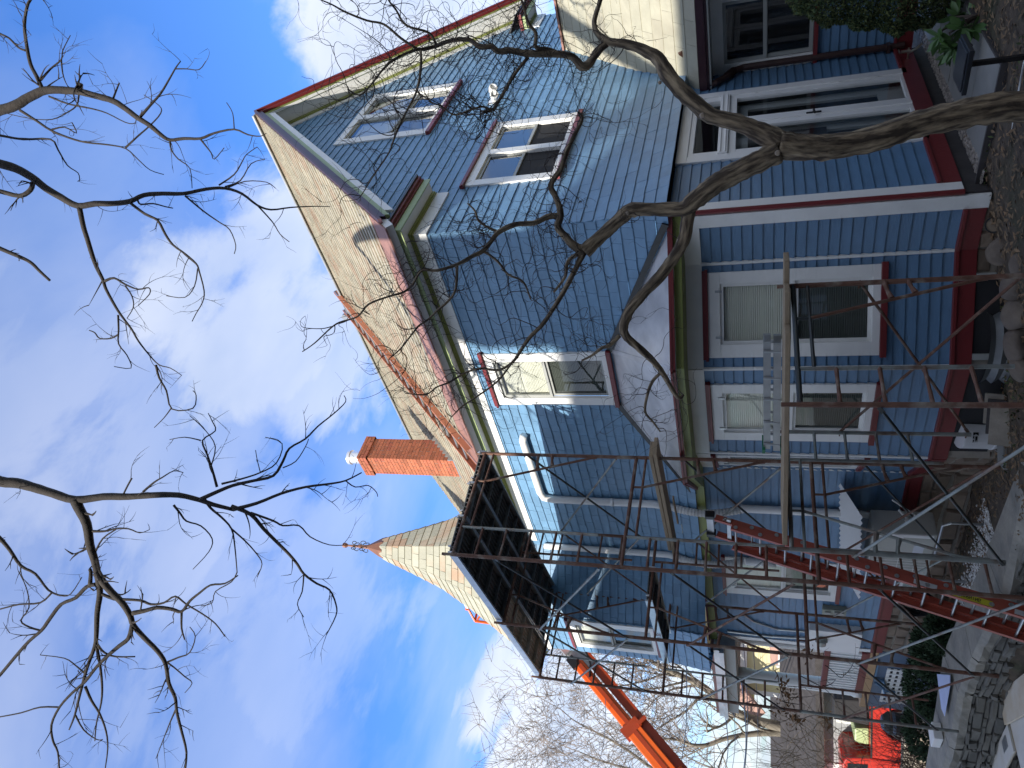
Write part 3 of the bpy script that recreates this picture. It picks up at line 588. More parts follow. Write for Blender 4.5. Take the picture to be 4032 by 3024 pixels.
# --- white line covers running down the side
q = MB(); q.tube([FB.p(3.42, 3.22, .07), FB.p(3.52, 3.25, .075), FB.p(4.75, 3.25, .075), FB.p(4.88, 3.22, .075), FB.p(4.92, 3.08, .075), FB.p(4.92, 1.5, .075), FB.p(4.92, 1.25, .11)], .058, 10)
q.tube([FB.p(4.92, .25, .08), FB.p(4.93, -1.20, .07)], .058, 10); q.tube([FB.p(4.93, -1.12, .07), FB.p(4.93, -1.32, .07)], .068, 10); q.tube([FB.p(5.08, -1.12, .07), FB.p(5.08, -1.33, .07)], .055, 10)
q.build('white_line_cover', M['white2'], house, smooth=True); q = MB(); q.tube([FB.p(6.28, 3.5, .07), FB.p(6.28, 1.4, .075), FB.p(6.28, 1.2, .12)], .052, 10); q.tube([FB.p(6.32, .20, .08), FB.p(6.32, -.25, .08)], .055, 10)
for z in (2.1, ): q.tube([FB.p(4.92, z, .075), FB.p(4.92, z+.05, .075)], .064, 10); q.tube([FB.p(6.28, z, .075), FB.p(6.28, z+.05, .075)], .058, 10)
q.build('white_line_cover', M['white2'], house, smooth=True)
q = MB()
for t_ in (4.92, 6.29):
    n = 44; pts = []; rd = []
    for i in range(n+1):
        k = i/n; z = 1.28-k*1.05; d = .10+.09*sin(pi*k)*1.1-.02*k; pts.append(FB.p(t_+.02*k, z, d)); rd.append(.052 if i % 2 else .060)
    q.tube(pts, rd, 10)
q.build('ribbed_hose', mat('ribbed_white_hose', (.60, .60, .58), .5), house)
# floodlight pair on the gable
q = MB(); FA.box(q, 3.44, 3.60, 3.62, 3.78, 0, .02); q.tube([FA.p(3.52, 3.70, 0), FA.p(3.52, 3.70, .10)], .03); fl = q.build('floodlight', M['white2'], house)
for dx, dz in ((-.12, -.06), (.10, .02)):
    c = FA.p(3.52+dx, 3.70+dz, .14); ax = Vector((-.5+dx*2, -.7, -.5)); q = MB(); q.tube([FA.p(3.52, 3.70, .09), c], .016); q.lathe([(.02, -.06), (.05, -.03), (.062, .03), (.062, .07), (.05, .072), (.045, .05), (.0, .045)], c, 16, ax); q.build('lamp_head', M['white2'], fl, smooth=False)
# ================================================================ SETTING
def struct(o, kind='structure'): o['kind'] = kind; return o
def hgt(s, t):
    """ground level of the garden terrace, falling along the side of the house"""
    z = -1.97-.30*max(0, min(1, (t+.2)/1.4))*(1 if s < .2 else 0)-.11*max(0, min(3, t-1.2))
    z -= .0 if t < 4.2 else .03*(t-4.2)
    if s > 0 and t > .3: z = min(z, -2.3)
    k = max(0, min(1, (-1.75-s)/.12))*max(0, min(1, (t+.3)/.8)); z = z*(1-k)+(-3.56)*k
    far = max(0, min(1, (t-9.5)/5)); z = z*(1-far)+(-3.6-.05*max(0, t-12))*far
    c = math.hypot(s+6.6, t+4.1); k2 = max(0, min(1, (4.2-c)/2)); z = z*(1-k2)+(-1.68)*k2
    return z
def spaced(a, b, lo, hi, f, g):
    out = [a]; x = a
    while x < b: x += f if lo-1e-6 <= x < hi else g; out.append(x)
    return out
xs = spaced(-60, 80, -9, 6, .15, 2.5); ys = spaced(-60, 140, -6, 14, .15, 2.5); g = MB(); r_ = random.Random(3)
for y in ys:
    for x in xs:
        near = -9 <= x < 6 and -6 <= y < 14; g.v.append((x, y, hgt(x, y)+(r_.uniform(-.02, .02) if near else 0)))
nx = len(xs)
for j in range(len(ys)-1):
    for i in range(nx-1): g.f.append([j*nx+i, j*nx+i+1, (j+1)*nx+i+1, (j+1)*nx+i])
soil = mat('dark_mulch_soil', (.085, .064, .045), .95, .35, 9, 1.2, 25, col2=(.035, .045, .02), c2=.62, c2scale=1.5)
struct(g.build('ground', soil, smooth=True))
slabm = mat('grey_flagstone', (.25, .25, .235), .8, .16, 2.5, .3, 20, col2=(.15, .155, .15), c2=.5, c2scale=1.2)
p = MB(); edges = [.22, .95, 1.15, 1.93, 2.32, 2.69, 3.4, 4.2, 5.2]
for i in range(len(edges)-1): p.hexa([(edges[i]+.006, -1.03, -2.02), (edges[i+1]-.006, -1.03, -2.02), (edges[i+1]-.006+(.03 if i % 2 else -.02), -.13, -2.02), (edges[i]+.006, -.13 if i else -.02, -2.02), (edges[i]+.006, -1.03, -1.95), (edges[i+1]-.006, -1.03, -1.95), (edges[i+1]-.006+(.03 if i % 2 else -.02), -.13, -1.95), (edges[i]+.006, -.13 if i else -.02, -1.95)])
struct(p.build('path', slabm, bevel=.006))
p = MB(); p.bar((.14, .1, -1.99), (.14, -1.15, -1.99), .03, .16); p.bar((.14, -1.06, -1.99), (5, -1.06, -1.99), .02, .12)
tag(p.build('path_edging', M['fstone']), 'thin dark edging strip along the grey flagstone path', 'edging')
# leaf litter, pebbles
def scatter(name, m, n, fn, size, label_kind='stuff', flat=.4, seed=1, curl=True):
    r = random.Random(seed); q = MB()
    for _ in range(n):
        c = fn(r)
        if c is None: continue
        sz = r.uniform(*size); a = r.uniform(0, 2*pi); e = Vector((cos(a), sin(a), r.uniform(-flat, flat))).normalized(); f = Vector((-sin(a), cos(a), r.uniform(-flat, flat))).normalized(); nn = e.cross(f)*sz*r.uniform(.1, .5)
        c = Vector(c)+Vector((0, 0, .008))
        q.face([c-e*sz, c-f*sz*.4+nn*.4, c+e*sz, c+f*sz*.4+nn*.4])
    o = q.build(name, m); o['kind'] = 'stuff'; return o
def terr(r):
    x, y = r.uniform(-3.2, 1.6), r.uniform(-3.2, 7.4)
    if x > 0 and y > 0: return None
    if .15 < x and -1.05 < y < -.12: return None
    if y > 3.2 and x < -1.0: return None
    return (x, y, hgt(x, y)+.012)
scatter('leaf_litter', mat('brown_leaf_litter', (.26, .165, .09), .9, .2, 5, island=.5, col2=(.12, .085, .05), c2=.5, c2scale=3), 15000, terr, (.012, .042), seed=2)
scatter('green_moss', mat('low_green_weeds', (.055, .075, .025), .9, .2, 5, island=.5), 5000, lambda r: (lambda x, y: (x, y, hgt(x, y)+.02) if sin(x*2.3)*cos(y*1.7) > .1 and not (.15 < x and -1.05 < y) and not (y > 3 and x < -1) and not (x > 0 and y > 0) else None)(r.uniform(-3.2, 1.), r.uniform(-2.6, 5)), (.01, .03), flat=1.6, seed=4)
def pebbles(name, m, n, fn, size, seed):
    r = random.Random(seed); q = MB()
    for _ in range(n):
        c = fn(r)
        if c is None: continue
        a, b, h = r.uniform(*size), r.uniform(*size), r.uniform(*size)*.6; c = Vector(c); k = len(q.v); rot = r.uniform(0, pi)
        for i in range(5): th = rot+i*2*pi/5; q.v.append(tuple(c+Vector((a*cos(th), b*sin(th), 0))))
        for i in range(5): th = rot+.3+i*2*pi/5; q.v.append(tuple(c+Vector((a*.6*cos(th), b*.6*sin(th), h))))
        q.f.append([k+5+i for i in range(5)]); q.f += [[k+i, k+(i+1) % 5, k+5+(i+1) % 5, k+5+i] for i in range(5)]
    o = q.build(name, m); o['kind'] = 'stuff'; return o
pebm = mat('mixed_gravel', (.27, .24, .21), .85, .1, 5, island=.5); whm = mat('white_pebbles', (.60, .60, .58), .7, .05, 5, island=.35)
pebbles('gravel', pebm, 1500, lambda r: (r.uniform(.1, 5), r.uniform(-.14, -.0), -1.955), (.012, .03), 3)
pebbles('white_gravel', whm, 1500, lambda r: (lambda x, y: (x, y, hgt(x, y)+.01))(-.78+r.gauss(0, .16), r.uniform(3.9, 6.6)), (.010, .026), 6)
# --- capstones and dry stone retaining wall
rock = mat('grey_field_stone', (.185, .18, .16), .88, .25, 6, .8, 18, island=.45, col2=(.105, .10, .085), c2=.55, c2scale=3)
gran = mat('pale_granite', (.31, .29, .245), .85, .12, 14, .5, 40, col2=(.20, .195, .175), c2=.55, c2scale=2.5)
wall = thing('retaining_wall', 'long dry stone retaining wall of flat grey stones under granite capstones', 'stone wall')
capl = [((-1.16, 2.55), (-1.62, 2.35)), ((-1.18, 4.05), (-1.76, 3.9)), ((-1.08, 5.5), (-1.72, 5.5)), ((-1.02, 6.85), (-1.74, 6.45)), ((-1.35, 7.9), (-2.05, 7.5)), ((-1.75, 9.4), (-2.3, 9.3)), ((-1.9, 11.5), (-2.45, 11.5))]
cz = -2.47
for i in range(len(capl)-1):
    (a, b), (c, d) = capl[i], capl[i+1]; q = MB(); e = .006
    P = [Vector((*a, cz)), Vector((*b, cz)), Vector((*d, cz)), Vector((*c, cz))]; up_ = Vector((0, 0, 1)); y_ = (Vector((*d, 0))-Vector((*b, 0))).normalized()*e
    if i == 0: P[0], P[1] = Vector((-1.45, 1.95, -2.36)), Vector((-1.62, 1.95, -2.36))
    P = [P[0]+y_, P[1]+y_, P[2]-y_, P[3]-y_]
    o_ = (P[1]-P[0]).normalized()*.07
    n = 9; k0 = len(q.v); r_ = random.Random(i+40)
    q.face([P[0], P[1], P[2], P[3]])
    for j in range(n):
        t0, t1 = j/n, (j+1)/n; A0, A1 = P[1].lerp(P[2], t0), P[1].lerp(P[2], t1)
        if j == 0: prev = (A0, A0+o_*r_.uniform(.5, 1.2)-up_*.06, A0+o_*r_.uniform(.3, 1)-up_*.16)
        nxt = (A1, A1+o_*r_.uniform(.5, 1.2)-up_*.06, A1+o_*r_.uniform(.3, 1)-up_*.16)
        q.face([prev[0], nxt[0], nxt[1], prev[1]]); q.face([prev[1], nxt[1], nxt[2], prev[2]]); prev = nxt
    q.face([P[0], P[3], P[3]-up_*.16, P[0]-up_*.16]); q.face([P[0], P[1], P[1]-up_*.16, P[0]-up_*.16]); q.face([P[3], P[2], P[2]-up_*.16, P[3]-up_*.16])
    q.build('capstone', gran, wall)
q = MB(); back = MB(); r_ = random.Random(17)
wl = [Vector((b[0]-.02, b[1], 0)) for a, b in capl]; wl[0] = Vector((-1.66, .6, 0))
for i in range(len(wl)-1):
    A, B = wl[i], wl[i+1]; F = Fr(A, B-A, Vector((-(B-A).y, (B-A).x, 0))); L_ = (B-A).length; z = -3.6; zt = cz-.15+(.1 if i == 0 else 0)
    back.hexa([F.p(0, -3.7, -.3), F.p(L_, -3.7, -.3), F.p(L_, -3.7, -.02), F.p(0, -3.7, -.02), F.p(0, zt, -.3), F.p(L_, zt, -.3), F.p(L_, zt, -.02), F.p(0, zt, -.02)])
    while z < zt-.02:
        h_ = r_.choice((.05, .06, .08, .09, .12)); x = -.1
        while x < L_:
            w = r_.uniform(.09, .42); nsub = 2 if h_ > .1 and r_.random() < .4 else 1
            for s_ in range(nsub):
                z0 = z+h_*s_/nsub; z1 = min(zt, z+h_*(s_+1)/nsub); x0, x1 = max(0, x), min(L_, x+w)
                if x1-x0 < .03 or z1-z0 < .015: continue
                j = lambda k=.012: r_.uniform(-k, k); g_ = .006; d = r_.uniform(-.02, .045)
                ti = r_.uniform(-.012, .012)
                c = [(x0+g_+j(), z0+g_+ti), (x1-g_+j(), z0+g_-ti), (x1-g_+j(), z1-g_-ti), (x0+g_+j(), z1-g_+ti)]; m_ = ((x0+x1)/2, (z0+z1)/2)
                O = [F.p(a, b, -.06) for a, b in c]; I = [F.p(a, b, d*.6) for a, b in c]; T = [F.p(a+(m_[0]-a)*.10, b+(m_[1]-b)*.22, d+.012+j(.008)) for a, b in c]; n = len(q.v)
                q.v += [tuple(v) for v in O+I+T]
                for L0 in (0, 4): q.f += [[n+L0+k, n+L0+(k+1) % 4, n+L0+4+(k+1) % 4, n+L0+4+k] for k in range(4)]
                q.f.append([n+8, n+9, n+10, n+11])
            x += w
        z += h_
q.build('dry_laid_stones', rock, wall); back.build('wall_core', M['fstone'], wall)
def boulder(name, c, rad, m, label, cat='stone', group=None, seed=0, sq=(1, 1, .7)):
    bm = bmesh.new(); bmesh.ops.create_icosphere(bm, subdivisions=3, radius=1); r = random.Random(seed); k = [Vector((r.uniform(-1, 1), r.uniform(-1, 1), r.uniform(-1, 1))).normalized() for _ in range(9)]
    for v in bm.verts:
        d = v.co.normalized(); f = 1-.42*sum(max(0, d.dot(q)-.72) for q in k)+r.uniform(-.012, .012); v.co = Vector((d.x*sq[0], d.y*sq[1], d.z*sq[2]))*f*rad+Vector(c)
    me = bpy.data.meshes.new(name); bm.to_mesh(me); bm.free(); me.materials.append(m); me.polygons.foreach_set('use_smooth', [True]*len(me.polygons)); o = bpy.data.objects.new(name, me); link(o); return tag(o, label, cat, group)
bs = mat('tan_grey_boulder', (.17, .138, .105), .85, .3, 7, 1.5, 14, col2=(.12, .095, .08), c2=.5, c2scale=3)
for i, (u, v, R_, lb) in enumerate(((3995, 1130, .17, 'tall pale rounded stone edging the terrace nearest the first scaffold leg'), (4005, 1245, .19, 'broad flat-topped grey boulder edging the terrace, second from the scaffold leg'), (4010, 1355, .19, 'pinkish brown boulder between two grey ones on the terrace edge'), (4020, 1450, .15, 'small squarish boulder at the far end of the edging row'), (3935, 985, .17, 'brown wedge-shaped stone lying below the white corner board'), (3905, 930, .14, 'upright pale tan stone under the dark path edging'), (4015, 1040, .12, 'little grey stone half buried in leaves'))):
    c = on(u, v, (0, 0, 1), -2.2); z = hgt(c.x, c.y)+.06; c = on(u, v, (0, 0, 1), z); boulder('boulder', (c.x, c.y, z), R_*.85, bs, lb, 'stone', 'rounded stones edging the terrace', seed=i+2, sq=(1, 1.1, .75))
# dark boarded base stones by the corner and the round log end
c = on(3914, 885, (1, 0, 0), -.12); q = MB(); ax = (CAM-c).normalized(); q.lathe([(.068, -.1), (.068, 0), (.058, .004), (.0, .004)], c, 24, ax); t_ = thing('round_wood_disc', 'round pale wood disc in a black ring beside the foundation stones', 'garden light')
q = MB(); q.lathe([(.062, -.08), (.062, .0)], c, 24, ax); q.build('wood_face', mat('cut_wood', (.22, .17, .12), .8, .2, 20, .4, 40), t_); q = MB(); q.lathe([(.074, -.08), (.074, .006), (.062, .006), (.062, -.01)], c, 24, ax); q.build('ring', M['black'], t_)
# --- path light
t_ = thing('path_light', 'black square-headed path light on a slim post above the flagstones', 'path light'); pc = (-.36, -1.35)
q = MB(); q.bar((pc[0], pc[1], -2.1), (pc[0], pc[1], -1.53), .035, .035, up=(1, 0, 0)); q.build('post', M['black'], t_)
q = MB(); q.box(pc[0]-.17, pc[0]+.17, pc[1]-.17, pc[1]+.17, -1.535, -1.50); q.box(pc[0]-.15, pc[0]+.15, pc[1]-.15, pc[1]+.15, -1.50, -1.488); q.build('square_head', mat('satin_black', (.02, .024, .03), .3), t_, bevel=.004)
# white cord lying over the leaves
def gp(u, v): c = on(u, v, (0, 0, 1), -2.05); c.z = max(hgt(c.x, c.y)+.03, -2.4); return c
q = MB(); pts = [on(u, v, (0, 0, 1), z) for u, v, z in ((4055, 200, -1.80), (4032, 245, -1.82), (4018, 320, -1.9), (3990, 470, -1.95), (3985, 530, -1.97), (3985, 600, -2.0), (3988, 680, -2.03), (3992, 760, -2.08))]
q.tube(pts, .007, 6); tag(q.build('power_cable', M['white2']), 'white cord lying across brown leaves in front of the tree trunk', 'cord')
q = MB(); pts = [on(u, v, (0, 0, 1), z) for u, v, z in ((4028, 1085, -2.2), (4005, 1140, -2.22), (3985, 1200, -2.25), (3972, 1270, -2.28), (3950, 1330, -2.3), (3920, 1370, -2.3), (3900, 1400, -2.32), (3898, 1425, -2.4))]
q.tube(pts, .006, 6); tag(q.build('power_cable', M['white2']), 'white cord curling over the boulders toward the basement window', 'cord')
# ================================================================ things beside the side wall
def wobble(mb, P, nrm, h): pass
t_ = thing('heat_pump', 'pale grey heat pump cabinet on a tube stand beside the foundation', 'heat pump')
q = MB(); q.box(-.62, -.26, 4.55, 5.5, -2.14, -1.40); b_ = q.build('cabinet', mat('beige_grey_cabinet', (.42, .42, .38), .5, .05, 3), t_, bevel=.015)
q = MB(); q.box(-.63, -.615, 4.62, 4.66, -1.76, -1.70); q.box(-.632, -.619, 4.56, 4.62, -2.1, -1.45); q.build('handle', M['white2'], t_); q = MB(); q.box(-.626, -.618, 4.80, 5.0, -2.02, -1.90); q.build('rating_label', mat('pale_label', (.55, .57, .62), .5), t_)
q = MB()
for i in range(7): a = 5.02+i*.065; q.tube([(-.635, a, -2.08), (-.635, a, -1.48)], .004, 4)
for i in range(3): q.tube([(-.635, 5.0, -1.55-.2*i), (-.635, 5.45, -1.55-.2*i)], .004, 4)
q.build('fan_guard', M['white2'], t_)
q = MB(); 
for y in (5.55,): q.tube([(-.3, y, -2.6), (-.3, y, -2.2), (-.34, y, -2.15), (-.6, y, -2.15), (-.64, y, -2.2), (-.64, y, -2.6)], .018, 6)
q.tube([(-.6, 4.3, -2.62), (-.6, 4.3, -2.25), (-.6, 4.36, -2.17), (-.6, 5.0, -2.17)], .018, 6)
q.build('stand', M['alu'], t_)
q = MB(); n = 34; y0, y1 = 4.25, 6.3; k = 0
for i in range(n): 
    a, b = y0+(y1-y0)*i/n, y0+(y1-y0)*(i+1)/n; h0, h1 = (.012 if i % 2 else -.012), (-.012 if i % 2 else .012); z0 = -1.08-.07*(a-y0); z1_ = -1.08-.07*(b-y0); q.face([(-.62, a, z0-.16+h0), (-.62, b, z1_-.16+h1), (-.08, b, z1_+.06+h1), (-.08, a, z0+.06+h0)])
tag(q.build('corrugated_sheet', M['white2']), 'white corrugated plastic sheet laid over the heat pump', 'sheet')
for i in range(5):
    q = MB(); a = 4.86+i*.03; q.tube([(-.07, a, -1.3), (-.12, a, -1.5-.03*i), (-.25, a-.02+.06*i, -1.62-.05*i), (-.4, a+.1-.16*i, -1.7-.05*i), (-.42, a+.1-.24*i, -2.0+.1*i)], .016 if i < 4 else .010, 6)
    tag(q.build('insulated_line', M['white2']), 'white insulated line behind the heat pump, '+('nearest the cabinet', 'second from the cabinet', 'middle one of the bundle', 'second from the stone foundation', 'thinnest, beside the stone foundation')[i], 'pipe', 'white insulated lines')
q = MB(); q.tube([(-.05+.0, 6.9, -2.2)]+[(-.12-.1*k/40, 7.0+.27*cos(k*.6), -2.28+.24*sin(k*.6)) for k in range(52)], .018, 5); tag(q.build('hose_coil', M['black']), 'black hose coiled against the foundation below the side window', 'hose')
q = MB(); FB.box(q, 6.45, 7.25, -2.42, -2.02, 0, .05); bw = q.build('basement_window', M['white'], house); q = MB(); FB.box(q, 6.52, 7.18, -2.36, -2.06, .05, .055); q.build('pane', M['glass'], bw)
t_ = thing('utility_cabinet', 'white utility cabinet with a round meter on its face', 'utility box'); q = MB(); FB.box(q, 8.17, 8.86, -1.62, -.80, 0, .16); q.build('cabinet', M['white2'], t_, bevel=.008); q = MB(); q.lathe([(.10, 0), (.10, .04), (.075, .06), (.07, .11), (.0, .12)], FB.p(8.45, -1.0, .16), 20, (-1, 0, 0)); q.build('meter', mat('meter_glass', (.25, .27, .25), .2), t_)
t_ = thing('cable_box', 'grey green cable box screwed to the blue clapboards', 'junction box'); q = MB(); FB.box(q, 7.55, 7.76, -1.34, -.98, 0, .10); q.build('box', mat('grey_green_plastic', (.27, .29, .24), .5, .1, 6), t_, bevel=.008); q = MB(); FB.box(q, 7.58, 7.66, -1.30, -1.16, .1, .13); FB.box(q, 7.60, 7.72, -1.1, -1.02, .1, .125); q.build('cover', M['sash'], t_)
q = MB(); q.tube([FB.p(8.1, .25, .03), FB.p(8.3, .1, .03), FB.p(8.5, -.3, .03), FB.p(8.48, -.8, .03)], .018, 6); q.tube([FB.p(8.75, .55, .03), FB.p(8.78, -.2, .03), FB.p(8.7, -.8, .04)], .022, 6); tag(q.build('conduit', M['alu']), 'grey conduit running down the wall into the utility cabinet', 'conduit')
# window well of corrugated steel, old boards, bucket
q = MB(); n = 26; c0 = Vector((-.42, 1.55, 0))
for i in range(n):
    a0, a1 = pi*.62+pi*.95*i/n, pi*.62+pi*.95*(i+1)/n
    for k in range(7):
        z0 = -2.5+k*.055; R0, R1 = (.30 if k % 2 else .27), (.27 if k % 2 else .30); q.face([(c0.x+R0*1.0*cos(a0), c0.y+R0*1.4*sin(a0), z0), (c0.x+R0*cos(a1), c0.y+R0*1.4*sin(a1), z0), (c0.x+R1*cos(a1), c0.y+R1*1.4*sin(a1), z0+.055), (c0.x+R1*cos(a0), c0.y+R1*1.4*sin(a0), z0+.055)])
tag(q.build('window_well', mat('dull_galvanised_steel', (.15, .16, .165), .5, .2, 6, metal=.3)), 'corrugated steel window well in front of the basement window', 'window well')
for i, (a, lb) in enumerate(((.0, 'mottled grey stone slab leaning outermost in a stack'), (.05, 'dark edged slab second from the outside of the leaning stack'), (.10, 'pale slab innermost in the leaning stack'))):
    q = MB(); F = Fr((-.86+a, 1.95-a*.6, -2.47), (-.5, .9, 0), (-.9, -.5, .45), (.25, .1, 1)); F.box(q, 0, .42-.05*i, 0, .26+.02*i, 0, .03); tag(q.build('stone_slab', M['mortar'] if i != 1 else M['fstone'], bevel=.004), lb, 'slab')
q = MB(); q.bar((-.62, 2.10, -2.36), (-.98, 2.72, -2.42), .22, .03, up=(0, 0, 1)); tag(q.build('board', slabm), 'grey board lying on the soil beneath the white bucket', 'board')
t_ = thing('white_bucket', 'white plastic bucket standing on its side with dark printed label', 'bucket')
bc = Vector((-.62, 2.62, -2.22)); q = MB(); q.lathe([(.15, -.17), (.155, -.16), (.17, .13), (.18, .135), (.18, .15), (.172, .155), (.172, .18), (.165, .185), (.0, .17)], bc, 24, (.15, .1, -1)); q.build('pail', mat('white_bucket_plastic', (.62, .62, .62), .4), t_, smooth=False)
q = MB(); 
for i, (a, b, w, h_) in enumerate(((-.09, .05, .05, .012), (-.03, .05, .05, .012), (-.09, .02, .11, .02), (.03, .01, .05, .05))): 
    for k in range(3): p0 = Vector((cos(pi+.35+a*5), sin(pi+.35+a*5), 0))
    th = pi+.6+a*4; q.hexa([bc+Vector((.171*cos(th+d), .171*sin(th+d), z)) for z in (b, b+h_) for d in (0, w*4)]+[bc+Vector((.174*cos(th+d), .174*sin(th+d), z)) for z in (b, b+h_) for d in (0, w*4)])
q.build('printed_label', M['black'], t_)
q = MB(); q.tube([bc+Vector((-.12, .1, -.16)), bc+Vector((-.26, .05, -.22)), bc+Vector((-.2, -.12, -.17))], .004, 5); q.build('handle', M['alu'], t_)
# ================================================================ SCAFFOLDING
def ftube(mb, p, q, r): mb.tube([p, q], r, 10, cap=True)
LEGR = .0215
def frame(t, sR, sL, zt, h, ladder, mtl, label, slim='rust', grp='rusty scaffold frames along the side of the house'):
    """walk-through frame: legs, header, second bar, an inner ladder leg on one side and a slanted leg on the other"""
    root = thing('scaffold_section', label, 'scaffold frame', grp, (sR, t, zt-h)); root.location = (0, 0, 0)
    def part(nm, fn, m): q = MB(); fn(q); return q.build(nm, M[m], root, smooth=False)
    d = (sL-sR)/abs(sL-sR)
    P = lambda s, z: Vector((s, t, z))
    part('leg', lambda q: q.tube([P(sR, zt-h), P(sR, zt+.02)], LEGR, 10), mtl[0]); part('leg', lambda q: q.tube([P(sL, zt-h), P(sL, zt+.02)], LEGR, 10), mtl[1])
    for s0_ in (sR, sL): part('coupling_pin', lambda q: q.tube([P(s0_, zt), P(s0_, zt+.13)], .017, 8), 'rust')
    part('header_bar', lambda q: q.tube([P(sR, zt-.0), P(sL, zt-.0)], LEGR*.98, 10), mtl[2])
    a, b = (sR, sL) if ladder == 'R' else (sL, sR); e = 1 if b > a else -1       # a = ladder side, b = slanted side
    il = a+e*.38; isl = b-e*.44
    part('second_bar', lambda q: (q.tube([P(il, zt-.115), P(b, zt-.115)], .015, 8), q.tube([P(isl, zt-.115), P(isl, zt)], .013, 8)), mtl[2])
    part('ladder_leg', lambda q: q.tube([P(il, zt), P(il, zt-h+.30)], .0165, 8), mtl[3])
    z = zt-.27; k = 0
    while z > zt-h+.3:
        part('rung', lambda q: q.tube([P(a, z), P(a+e*.19, z), P(il, z)], [.017, .013, .017], 8), slim); z -= .295; k += 1
    part('slanted_leg', lambda q: q.tube([P(isl, zt-.115), P(b-e*.03, zt-1.38), P(b-e*.02, zt-1.45)], .0145, 8), mtl[4])
    for zz in (.72, .90):
        kx = (zz-.115)/1.27; xx = isl+(b-isl)*kx; part('gusset', lambda q: q.tube([P(xx, zt-zz-.02), P((xx+b)/2, zt-zz), P(b, zt-zz+.01)], [.026, .016, .024], 8), slim)
    for s0_, z0_ in ((sR, .52), (sR, 1.68), (sL, .52), (sL, 1.68)): part('brace_lug', lambda q: q.tube([P(s0_, zt-z0_), P(s0_, zt-z0_)+Vector((0, .05, 0))], .008, 6), 'rust')
    return root
lvl = {3.31: 'top', 1.38: 'middle', -.55: 'lowest'}
frame(0, -1.29, -2.71, -.29, 1.72, 'L', ('rust', 'rust', 'dpipe', 'steel', 'rust'), 'short rusty scaffold frame nearest the house corner, under the near plank end')
frame(2.1, -1.10, -2.57, -.29, 1.72, 'R', ('steel', 'steel', 'steel', 'steel', 'steel'), 'short grey painted scaffold frame in front of the bay, under the far plank end', 'steel')
TF = ((2.6, -1.10, -2.60, 'L', 'right-hand'), (4.74, -.80, -2.31, 'R', 'middle'), (6.93, -.56, -2.07, 'L', 'left-hand'))
for zt, ln in lvl.items():
    for t, a, b, ld, wn in TF:
        m = ('rust', 'rust', 'rust', 'steel' if ld == 'L' else 'rust', 'rust') if (t != 6.93 or zt > 0) else ('rust', 'steel', 'rust', 'rust', 'rust')
        h = 1.93 if zt > -.5 else {2.6: 1.80, 4.74: 1.95, 6.93: 1.95}[t]
        frame(t, a, b, zt, h, ld, m, f'rusty scaffold frame, {ln} in the {wn} stack of the tall tower')
def brace(p, q, m, label, r=.0135):
    mb = MB(); p, q = Vector(p), Vector(q); d = (q-p).normalized(); L_ = (q-p).length
    mb.bar(p, p+d*.07, .03, .008, up=(1, 0, 0)); mb.bar(q-d*.07, q, .03, .008, up=(1, 0, 0)); mb.tube([p+d*.05, p+d*.10, q-d*.10, q-d*.05], [r*.6, r, r, r*.6], 8)
    tag(mb.build('cross_brace', M[m]), label, 'brace', 'diagonal braces of the scaffolding')
hi, lo = .52, 1.70
def bay(t0, t1, s0, s1, zt, m1, m2, where):
    brace((s0, t0, zt-hi), (s1, t1, zt-lo), m1, f'{dict(rust="rusty", steel="pale galvanised", dpipe="black")[m1]} diagonal brace falling toward the rear, {where}')
    brace((s0-.02, t0, zt-lo), (s1-.02, t1, zt-hi), m2, f'{dict(rust="rusty", steel="pale galvanised", dpipe="black")[m2]} diagonal brace rising toward the rear, {where}')
bay(0, 2.1, -1.26, -1.07, -.29, 'rust', 'rust', 'wall side of the short scaffold'); bay(0, 2.1, -2.74, -2.60, -.29, 'dpipe', 'steel', 'street side of the short scaffold')
for zt, ln in lvl.items():
    bay(2.6, 4.74, -1.08, -.78, zt, 'dpipe', 'steel' if zt > 0 else 'rust', f'wall side, first bay, {ln} level'); bay(2.6, 4.74, -2.62, -2.33, zt, 'dpipe', 'steel' if zt > 3 else 'rust' if zt > 0 else 'steel', f'street side, first bay, {ln} level')
    bay(4.74, 6.93, -.78, -.54, zt, 'rust', 'steel', f'wall side, second bay, {ln} level'); bay(4.74, 6.93, -2.33, -2.09, zt, 'dpipe' if zt < 3 else 'steel', 'steel' if zt > 0 else 'rust', f'street side, second bay, {ln} level')
def deck(t0, t1, s0, s1, z, w, label, m='deck', rail='alu', grp='aluminium scaffold decks'):
    root = thing('scaffold_deck', label, 'scaffold deck', grp); a, b = Vector((s0, t0, z)), Vector((s1, t1, z)); d = (b-a).normalized(); n = Vector((-d.y, d.x, 0)); F = Fr(a, d, n); L_ = (b-a).length
    q = MB(); F.box(q, 0, L_, .055, .068, 0, w); q.build('deck_panel', M[m], root)
    q = MB(); F.box(q, -.02, L_+.02, -.02, .075, -.012, .012); q.build('side_rail', M[rail], root); q = MB(); F.box(q, -.02, L_+.02, -.02, .075, w-.012, w+.012); q.build('side_rail', M[rail], root)
    q = MB(); k = 0
    while k < w-.05: F.box(q, .0, L_, .03, .054, k+.03, k+.036); k += .06
    for x in [.12+i*(L_-.24)/5 for i in range(6)]: F.box(q, x-.012, x+.012, .0, .05, .012, w-.012)
    q.build('under_ribs', M[m], root)
    q = MB()
    for x in (-.02, L_+.02):
        for y in (.05, w-.05): q.tube([F.p(x, .02, y), F.p(x+(-.05 if x < 0 else .05), .06, y), F.p(x+(-.07 if x < 0 else .07), .02, y)], .010, 6)
    q.build('hook', M['alu'], root); return root
